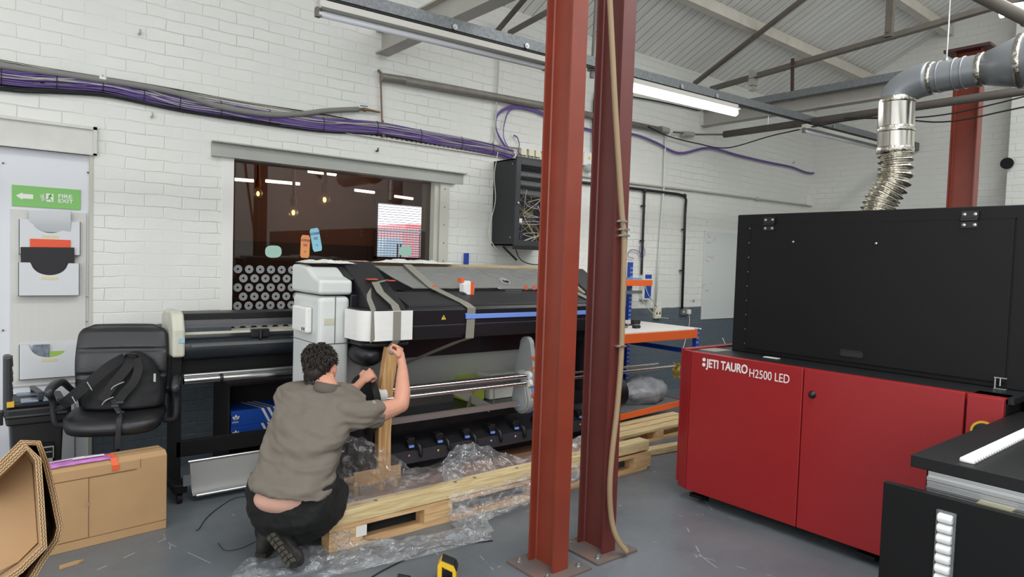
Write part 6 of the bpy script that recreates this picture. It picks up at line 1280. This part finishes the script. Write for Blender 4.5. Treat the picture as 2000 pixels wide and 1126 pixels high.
# ---- shirt: loft from hem to shoulders, sleeves, collar
def ring(c, a, b_, rx, fy, n=40, pw=.85, tilt=0.):
    R = []
    for i in range(n):
        t = 2*PI*i/n; x = math.copysign(abs(math.cos(t))**pw, math.cos(t))*a; y = math.copysign(abs(math.sin(t))**pw, math.sin(t))*b_
        R.append(c+rx*x+fy*y+Zz*(tilt*x))
    return R
def sil(pxl, pxr, py, d, depth, pyl=None, pyr=None):
    """a torso section whose left and right sides stand at the given sight lines, at distance d"""
    l = far(d+.045, pxl, pyl if pyl else py); r_ = far(d-.045, pxr, pyr if pyr else py); c = (l+r_)/2; ax = (r_-l); a = ax.length/2; ax.normalize()
    fy = Zz.cross(ax).normalized(); return c+fy*depth*.25, a, ax, fy, depth
SEC = [ # left px, right px, py, distance, half depth, py left, py right
 (491,633,962,3.385,.175,937,981), (494,638,935,3.41,.165,918,950), (504,643,910,3.46,.145,900,925), (514,652,880,3.50,.14,870,895), (526,668,845,3.55,.14,838,855), (532,684,812,3.62,.135,806,818), (535,704,788,3.68,.125,784,792), (541,708,762,3.72,.115,756,774), (562,692,750,3.75,.09,746,764), (600,664,748,3.76,.065,745,752)]
def torso(grow=0., sec=SEC):
    R = []
    for (l, r_, y, d, dp, yl, yr) in sec:
        c, a, ax, fy, dp = sil(l, r_, y, d, dp, yl, yr); R.append([c+ax*math.copysign(abs(math.cos(t))**.8,math.cos(t))*(a+grow)+fy*math.copysign(abs(math.sin(t))**.85,math.sin(t))*(dp+grow) for t in [2*PI*i/40 for i in range(40)]])
    # interpolate between sections
    O = []
    for k in range(len(R)-1):
        for j in range(4):
            t = j/4; a = [R[max(k-1,0)], R[k], R[k+1], R[min(k+2,len(R)-1)]]
            O.append([.5*((2*a[1][i])+(a[2][i]-a[0][i])*t+(2*a[0][i]-5*a[1][i]+4*a[2][i]-a[3][i])*t*t+(3*a[1][i]-a[0][i]-3*a[2][i]+a[3][i])*t**3) for i in range(40)])
    O.append(R[-1]); return O
m = MB(); m.rings(torso(.004)[1:])
Rsl = far(3.70,733,798)+Zz*.0
ball_tube(m, [Rs-CR*.05, Rs.lerp(Re,.22)-Zz*.006, Rs.lerp(Re,.42)-Zz*.010], [.084,.080,.075])
m.tube([Rs.lerp(Re,.36)-Zz*.009, Rs.lerp(Re,.54)-Zz*.012], [.075,.073], 18)
ball_tube(m, [far(3.79,568,800), far(3.86,580,796), far(3.92,596,780)], [.062,.058,.052])
sh = m.build('shirt', SHIRT, PER, True); remesh(sh, .0065, 6, .6)
# woven creases: real displacement from a stretched cloud texture
tx = bpy.data.textures.new('shirt_folds', 'CLOUDS'); tx.noise_scale = .11; tx.noise_depth = 1
em = bpy.data.objects.new('fold_direction', None); COL.objects.link(em); em.parent = PER; em.scale = (1.5,1.5,.42); em.rotation_euler = (.25,-.25,.6); em.empty_display_size = .05
md = sh.modifiers.new('f', 'DISPLACE'); md.texture = tx; md.texture_coords = 'OBJECT'; md.texture_coords_object = em; md.strength = .046; md.mid_level = .5
# hem edge and side vent
m = MB(); T = torso(.006)[0:2]; m.rings([[p for p in T[0]], [p for p in T[1]], [p+(p-T[1][(i+20)%40]).normalized()*-.004 for i, p in enumerate(T[1])], [p+(p-T[0][(i+20)%40]).normalized()*-.004 for i, p in enumerate(T[0])]], close=True, caps=False)
pass
# collar
m = MB(); cc = neck+Vector((0,0,.020)); cax = (neck-chest).normalized(); cax = (cax+Zz).normalized(); u1 = cax.cross(CF).normalized(); u2 = cax.cross(u1)
def cring(r0, h, sq=1.): return [cc+u1*math.cos(t)*r0+u2*math.sin(t)*r0*sq+cax*h for t in [2*PI*i/30 for i in range(30)]]
m.rings([cring(.068,-.03),cring(.066,.012),cring(.064,.024),cring(.070,.022),cring(.080,-.004),cring(.084,-.022),cring(.078,-.03)], caps=False); m.build('collar', mat('collar', (92,85,77), .85), PER, True)
m = MB(); m.rings([cring(.0815,-.006),cring(.0835,-.009)], caps=False)
# sleeve emblem
e0 = far(3.60,728,782); text('SD', 'sleeve_logo', mat('pale print',(196,192,184),.6), PER, frame(e0-CF*.02, (CR*.7-CU*.7), (CR*.5+CU*.6)), .018, .0004)
# ---- trousers: seat, thighs, shins
m = MB()
def tsec(l, r_, y, d, dp, yl, yr): c, a, ax, fy, dp = sil(l, r_, y, d, dp, yl, yr); return [c+ax*math.copysign(abs(math.cos(t))**.8,math.cos(t))*a+fy*math.copysign(abs(math.sin(t))**.85,math.sin(t))*dp for t in [2*PI*i/40 for i in range(40)]]
m.rings([tsec(512,622,1044,3.42,.10,1040,1034), tsec(494,640,1024,3.41,.15,1018,1010), tsec(484,648,1000,3.42,.165,985,985), tsec(480,652,975,3.44,.165,950,955), tsec(488,650,955,3.46,.15,925,940), tsec(500,640,935,3.47,.12,915,930)])
Lk = far(3.95,560,930); Rk = far(3.80,672,962)   # knees, ahead of the body
Lhp = far(3.55,520,985); Rhp = far(3.48,620,1000); La = far(3.60,520,1055); Ra = far(3.46,585,1050)
ball_tube(m, [Lhp, far(3.72,525,945), far(3.88,538,900)], [.105,.095,.075]); ball_tube(m, [far(3.88,538,900), far(3.76,524,980), La+Zz*.03], [.075,.068,.058])
ball_tube(m, [Rhp, far(3.58,640,985), far(3.70,655,958)], [.11,.10,.075]); ball_tube(m, [far(3.70,655,958), far(3.62,635,1010), Ra+Zz*.02], [.075,.075,.062])
tr = m.build('trousers', TROU, PER, True); remesh(tr, .0075, 5, .6)
tx2 = bpy.data.textures.new('cloth_folds', 'CLOUDS'); tx2.noise_scale = .07
md = tr.modifiers.new('f', 'DISPLACE'); md.texture = tx2; md.texture_coords = 'GLOBAL'; md.strength = .022
# bare lower back between hem and waistband
m = MB(); R = []; bc = far(3.375,557,972); m.ell(bc, (.158,.10,.078), (CR, Zz.cross(CR).normalized(), Zz), 30, 20)
for (l, r_, y, d, dp, yl, yr) in ((506,628,905,3.45,.12,900,915),(503,630,935,3.440,.140,925,944),(501,634,957,3.425,.155,943,958),(506,630,975,3.405,.168,955,968),(520,610,993,3.395,.165,978,985),(540,590,1001,3.40,.12,998,998)):
    R.append(tsec(l, r_, y, d, dp, yl, yr))
bk = m.build('lower_back', mat('pale skin', (220,172,152), .5, var=.04, vscale=10), PER, True, sub=1)
m = MB(); P = [far(3.245,x,y) for x,y in ((522,984),(540,995),(560,1000),(575,1001))]; m.tube(spline(P,4), .006, 6)
# ---- boots
def boot(heel, toe, up_, name='boot'):
    """heel and toe are the sole points; up_ is the way the shaft leaves"""
    f_ = (toe-heel); L = f_.length; f_.normalize(); s = f_.cross(up_).normalized(); u = s.cross(f_)
    m = MB(); m.ell(heel+f_*.045+u*.05, (.040,.055,.055), (s,f_,u), 18, 12); m.ell(heel+f_*(L*.5)+u*.042, (.041,L*.34,.042), (s,f_,u), 18, 12); m.ell(toe-f_*.05+u*.036, (.048,.062,.036), (s,f_,u), 18, 12)
    m.tube([heel+f_*.05+u*.06, heel+f_*.065+u*.11, heel+f_*.08+u*.17], [.048,.047,.05], 16); m.ell(heel+f_*.08+u*.17,.048)
    b = m.build(name, BOOT, PER, True); remesh(b, .0055, 4)
    m = MB(); n = 12; pr = [(-.034,.005),(-.038,.04),(-.034,.10),(-.042,.16),(-.047,L-.06),(-.035,L-.015),(0,L+.003),(.038,L-.015),(.047,L-.06),(.038,.16),(.033,.10),(.038,.04),(.034,.005),(0,-.006)]
    vs = [heel+s*x+f_*y-u*.0 for x,y in pr]+[heel+s*x+f_*y+u*.022 for x,y in pr]; k = len(pr); m.add(vs, [tuple(range(k)), tuple(range(2*k-1,k-1,-1))]+[(i,(i+1)%k,k+(i+1)%k,k+i) for i in range(k)]); so = m.build('sole', mat('dark sole',(38,36,34),.8), b, bevel=.004)
    m = MB()
    for j in range(7):
        y = .02+j*(L-.06)/6; w = .026 if .08 < y < .14 else .036
        for sx in (-1,1): m.obox(heel+s*sx*w*.52+f_*y-u*.003, (w*.8,.020,.006), ((s*1+f_*.25*sx).normalized(), f_, u))
    m.build('sole_lugs', SOLE, so); return b
boot(far(3.33,524,1052), far(3.415,560,1096)*1, (CU*.5-CR*-.8+CF*.3).normalized()) if False else None
# right boot: on its toes, sole turned to the camera, heel up; left boot flat behind it
rh_ = far(3.35,526,1040); rt = far(3.33,578,1108)
boot(rh_, rt, (CF*.85+CR*.50).normalized())
lh_ = far(3.50,507,1078); lt = lh_+Vector((.80,.60,0))*.27; lh_.z = .012; lt.z = .012
boot(lh_, lt, Vector((.0,.0,1)))
# ================================================================== CLEAR FILM
def film(name, label, pts, nu, nv, amp, mt, seed, fn):
    m = MB(); m.grid(fn, nu, nv); o = m.build(name, mt, smooth=True, nofix=True); tag(o, label, 'plastic film'); return o
def rid(p, s, sc):  # sharp folds
    v = 0; a = 1
    for k in range(3): v += a*(1-abs(noise.noise(Vector((p[0]*sc, p[1]*sc, s+k*7)))*2)); a *= .5; sc *= 2.1
    return v/1.75
# sheet over the pallet deck on the left
def quad(P, u, v):
    a = Vector(P[0]).lerp(Vector(P[1]), u); b_ = Vector(P[3]).lerp(Vector(P[2]), u); return a.lerp(b_, v)
Q1 = [on('Z',.225,640,1000), on('Z',.235,905,935), on('Z',.17,900,880), on('Z',.17,650,880)]
film('film_sheet', 'thin clear plastic film spread over the deck at the left end of the long pallet', None, 0,0,0, None, 0, None) if False else None
m = MB(); m.grid(lambda u,v: (lambda p: Vector((p.x+.03*noise.noise(Vector((u*5,v*5,1))), p.y, p.z+.05*max(0,rid((p.x,p.y),2,3.5)-.45)*1.6*min(1,8*min(u,1-u,v,1-v)+.2))))(quad(Q1,u,v)), 90, 50)
tag(m.build('plastic_film', FILM, smooth=True, nofix=True), 'clear plastic film spread over the deck at the left end of the long pallet', 'plastic film')
# lump behind the person rising to a peak against the printer
def peak(base, top, label, seed, mt, nu=70, nv=50, drop=None, am=.055):
    # base: list of ground outline points (front edge left..right), top: list of crest points
    bs = spline(base, 8); ts = spline(top, 8)
    def samp(S, u): k = u*(len(S)-1); i = min(int(k), len(S)-2); return S[i].lerp(S[i+1], k-i)
    def fn(u, v):
        p = samp(bs,u).lerp(samp(ts,u), v); w = min(1, 6*min(u,1-u)+.25)*min(1, 4*min(v,1-v)+.35)
        r_ = rid((p.x*1.2+p.z, p.z*1.4-p.x*.4), seed, 3.1)-.5; f_ = noise.noise(Vector((u*11,v*9,seed)))
        return p-CF*(am*2.2*r_*w+.02*f_*w)+CU*(.015*noise.noise(Vector((u*14,v*13,seed+4))))
    m = MB(); m.grid(fn, nu, nv); return tag(m.build('plastic_film', mt, smooth=True, nofix=True), label, 'plastic film')
peak([on('Y',3.60,640,985),on('Y',3.58,700,980),on('Y',3.62,790,965),on('Y',3.66,830,925)],
     [on('Y',3.68,650,900),on('Y',3.68,672,850),on('Y',3.68,735,866),on('Y',3.68,800,912)], 'clear plastic film bunched up beside the crouching person around the plank foot', 3., FILM2)
# big draped sheet hanging over the pallet edge in the middle
def sheet2():
    rows = [ # v from top crest down to the floor; each a polyline of points left to right
     [on('Y',3.66,880,880),on('Y',3.66,905,866),on('Y',3.66,935,864),on('Y',3.66,985,882),on('Y',3.64,1020,893),on('Y',3.62,1065,870),on('Y',3.6,1140,850)],
     [on('Y',3.52,862,905),on('Y',3.50,900,912),on('Y',3.50,940,915),on('Y',3.50,990,915),on('Y',3.48,1030,915),on('Y',3.46,1075,905),on('Y',3.46,1150,885)],
     [on('Y',3.36,870,955),on('Y',3.33,900,960),on('Y',3.34,940,950),on('Y',3.35,990,935),on('Y',3.34,1030,925),on('Y',3.33,1080,915),on('Y',3.32,1150,900)],
     [on('Y',3.29,880,990),on('Y',3.27,905,985),on('Y',3.25,940,990),on('Y',3.27,985,970),on('Y',3.27,1030,955),on('Y',3.26,1085,940),on('Y',3.26,1150,915)],
     [on('Y',3.27,886,1008),on('Y',3.22,920,1002),on('Y',3.20,950,1010),on('Y',3.20,990,1000),on('Y',3.22,1035,980),on('Y',3.22,1090,958),on('Y',3.2,1150,935)]]
    rows = [spline(r_, 8) for r_ in rows]
    def fn(u, v):
        k = v*(len(rows)-1); j = min(int(k), len(rows)-2); t = k-j; t = t*t*(3-2*t)*.4+t*.6
        def s(S): q_ = u*(len(S)-1); i = min(int(q_), len(S)-2); return S[i].lerp(S[i+1], q_-i)
        p = s(rows[j]).lerp(s(rows[j+1]), t); w = min(1, 6*min(u,1-u)+.3)
        r_ = rid((p.x*1.1+.6*p.z, p.z*2.0), 5.5, 3.3)-.45
        return p-CF*(.10*r_*w)+CU*(.02*noise.noise(Vector((u*16,v*12,4))))+CR*(.02*noise.noise(Vector((u*9,v*15,8))))
    m = MB(); m.grid(fn, 130, 70); tag(m.build('plastic_film', FILM, smooth=True, nofix=True), 'big clear plastic sheet draped over the middle of the long pallet', 'plastic film')
sheet2()
# twisted tail on the floor
peak([on('Z',.01,930,1052),on('Z',.01,900,1035),on('Z',.02,880,1020),on('Y',3.25,872,1000)], [on('Z',.02,966,1035),on('Z',.05,950,1012),on('Y',3.22,925,995),on('Y',3.26,905,985)], 'twisted tail of clear film hanging from the pallet to the floor', 9., FILM, 50, 24, None, .03)
# sheet lying on the floor in front
P0 = [(430,1122),(520,1100),(620,1108),(720,1085),(820,1062),(900,1048),(965,1058)]; P1 = [(470,1100),(500,1088),(600,1060),(700,1058),(790,1052),(880,1035),(955,1030)]; P2 = [(440,1135),(540,1135),(640,1125),(740,1105),(850,1080),(920,1062),(962,1052)]
A_ = spline([on('Z',.006,*p) for p in P2],8); B_ = spline([on('Z',.006,*p) for p in P1],8)
def fn(u, v):
    def s(S): q_ = u*(len(S)-1); i = min(int(q_), len(S)-2); return S[i].lerp(S[i+1], q_-i)
    p = s(A_).lerp(s(B_), v); w = min(1, 5*min(v,1-v)+.15)*min(1, 8*min(u,1-u)+.1)
    return Vector((p.x, p.y, .004+.055*max(0, rid((p.x*1.6+p.y, p.y*3.2), 11., 2.6)-.38)*w*1.5))
m = MB(); m.grid(fn, 150, 30); tag(m.build('plastic_film', FILM, smooth=True, nofix=True), 'long strip of clear film lying crumpled on the floor in front of the pallet', 'plastic film')
# film stuck on the pallet corner block, and at the right of the big sheet
peak([on('Y',3.32,652,1075),on('Y',3.31,668,1078),on('Y',3.32,682,1058)], [on('Y',3.325,648,1036),on('Y',3.325,668,1034),on('Y',3.325,690,1036)], 'small scrap of clear film stuck on the front left corner block of the pallet', 13., FILM, 24, 24, None, .008)
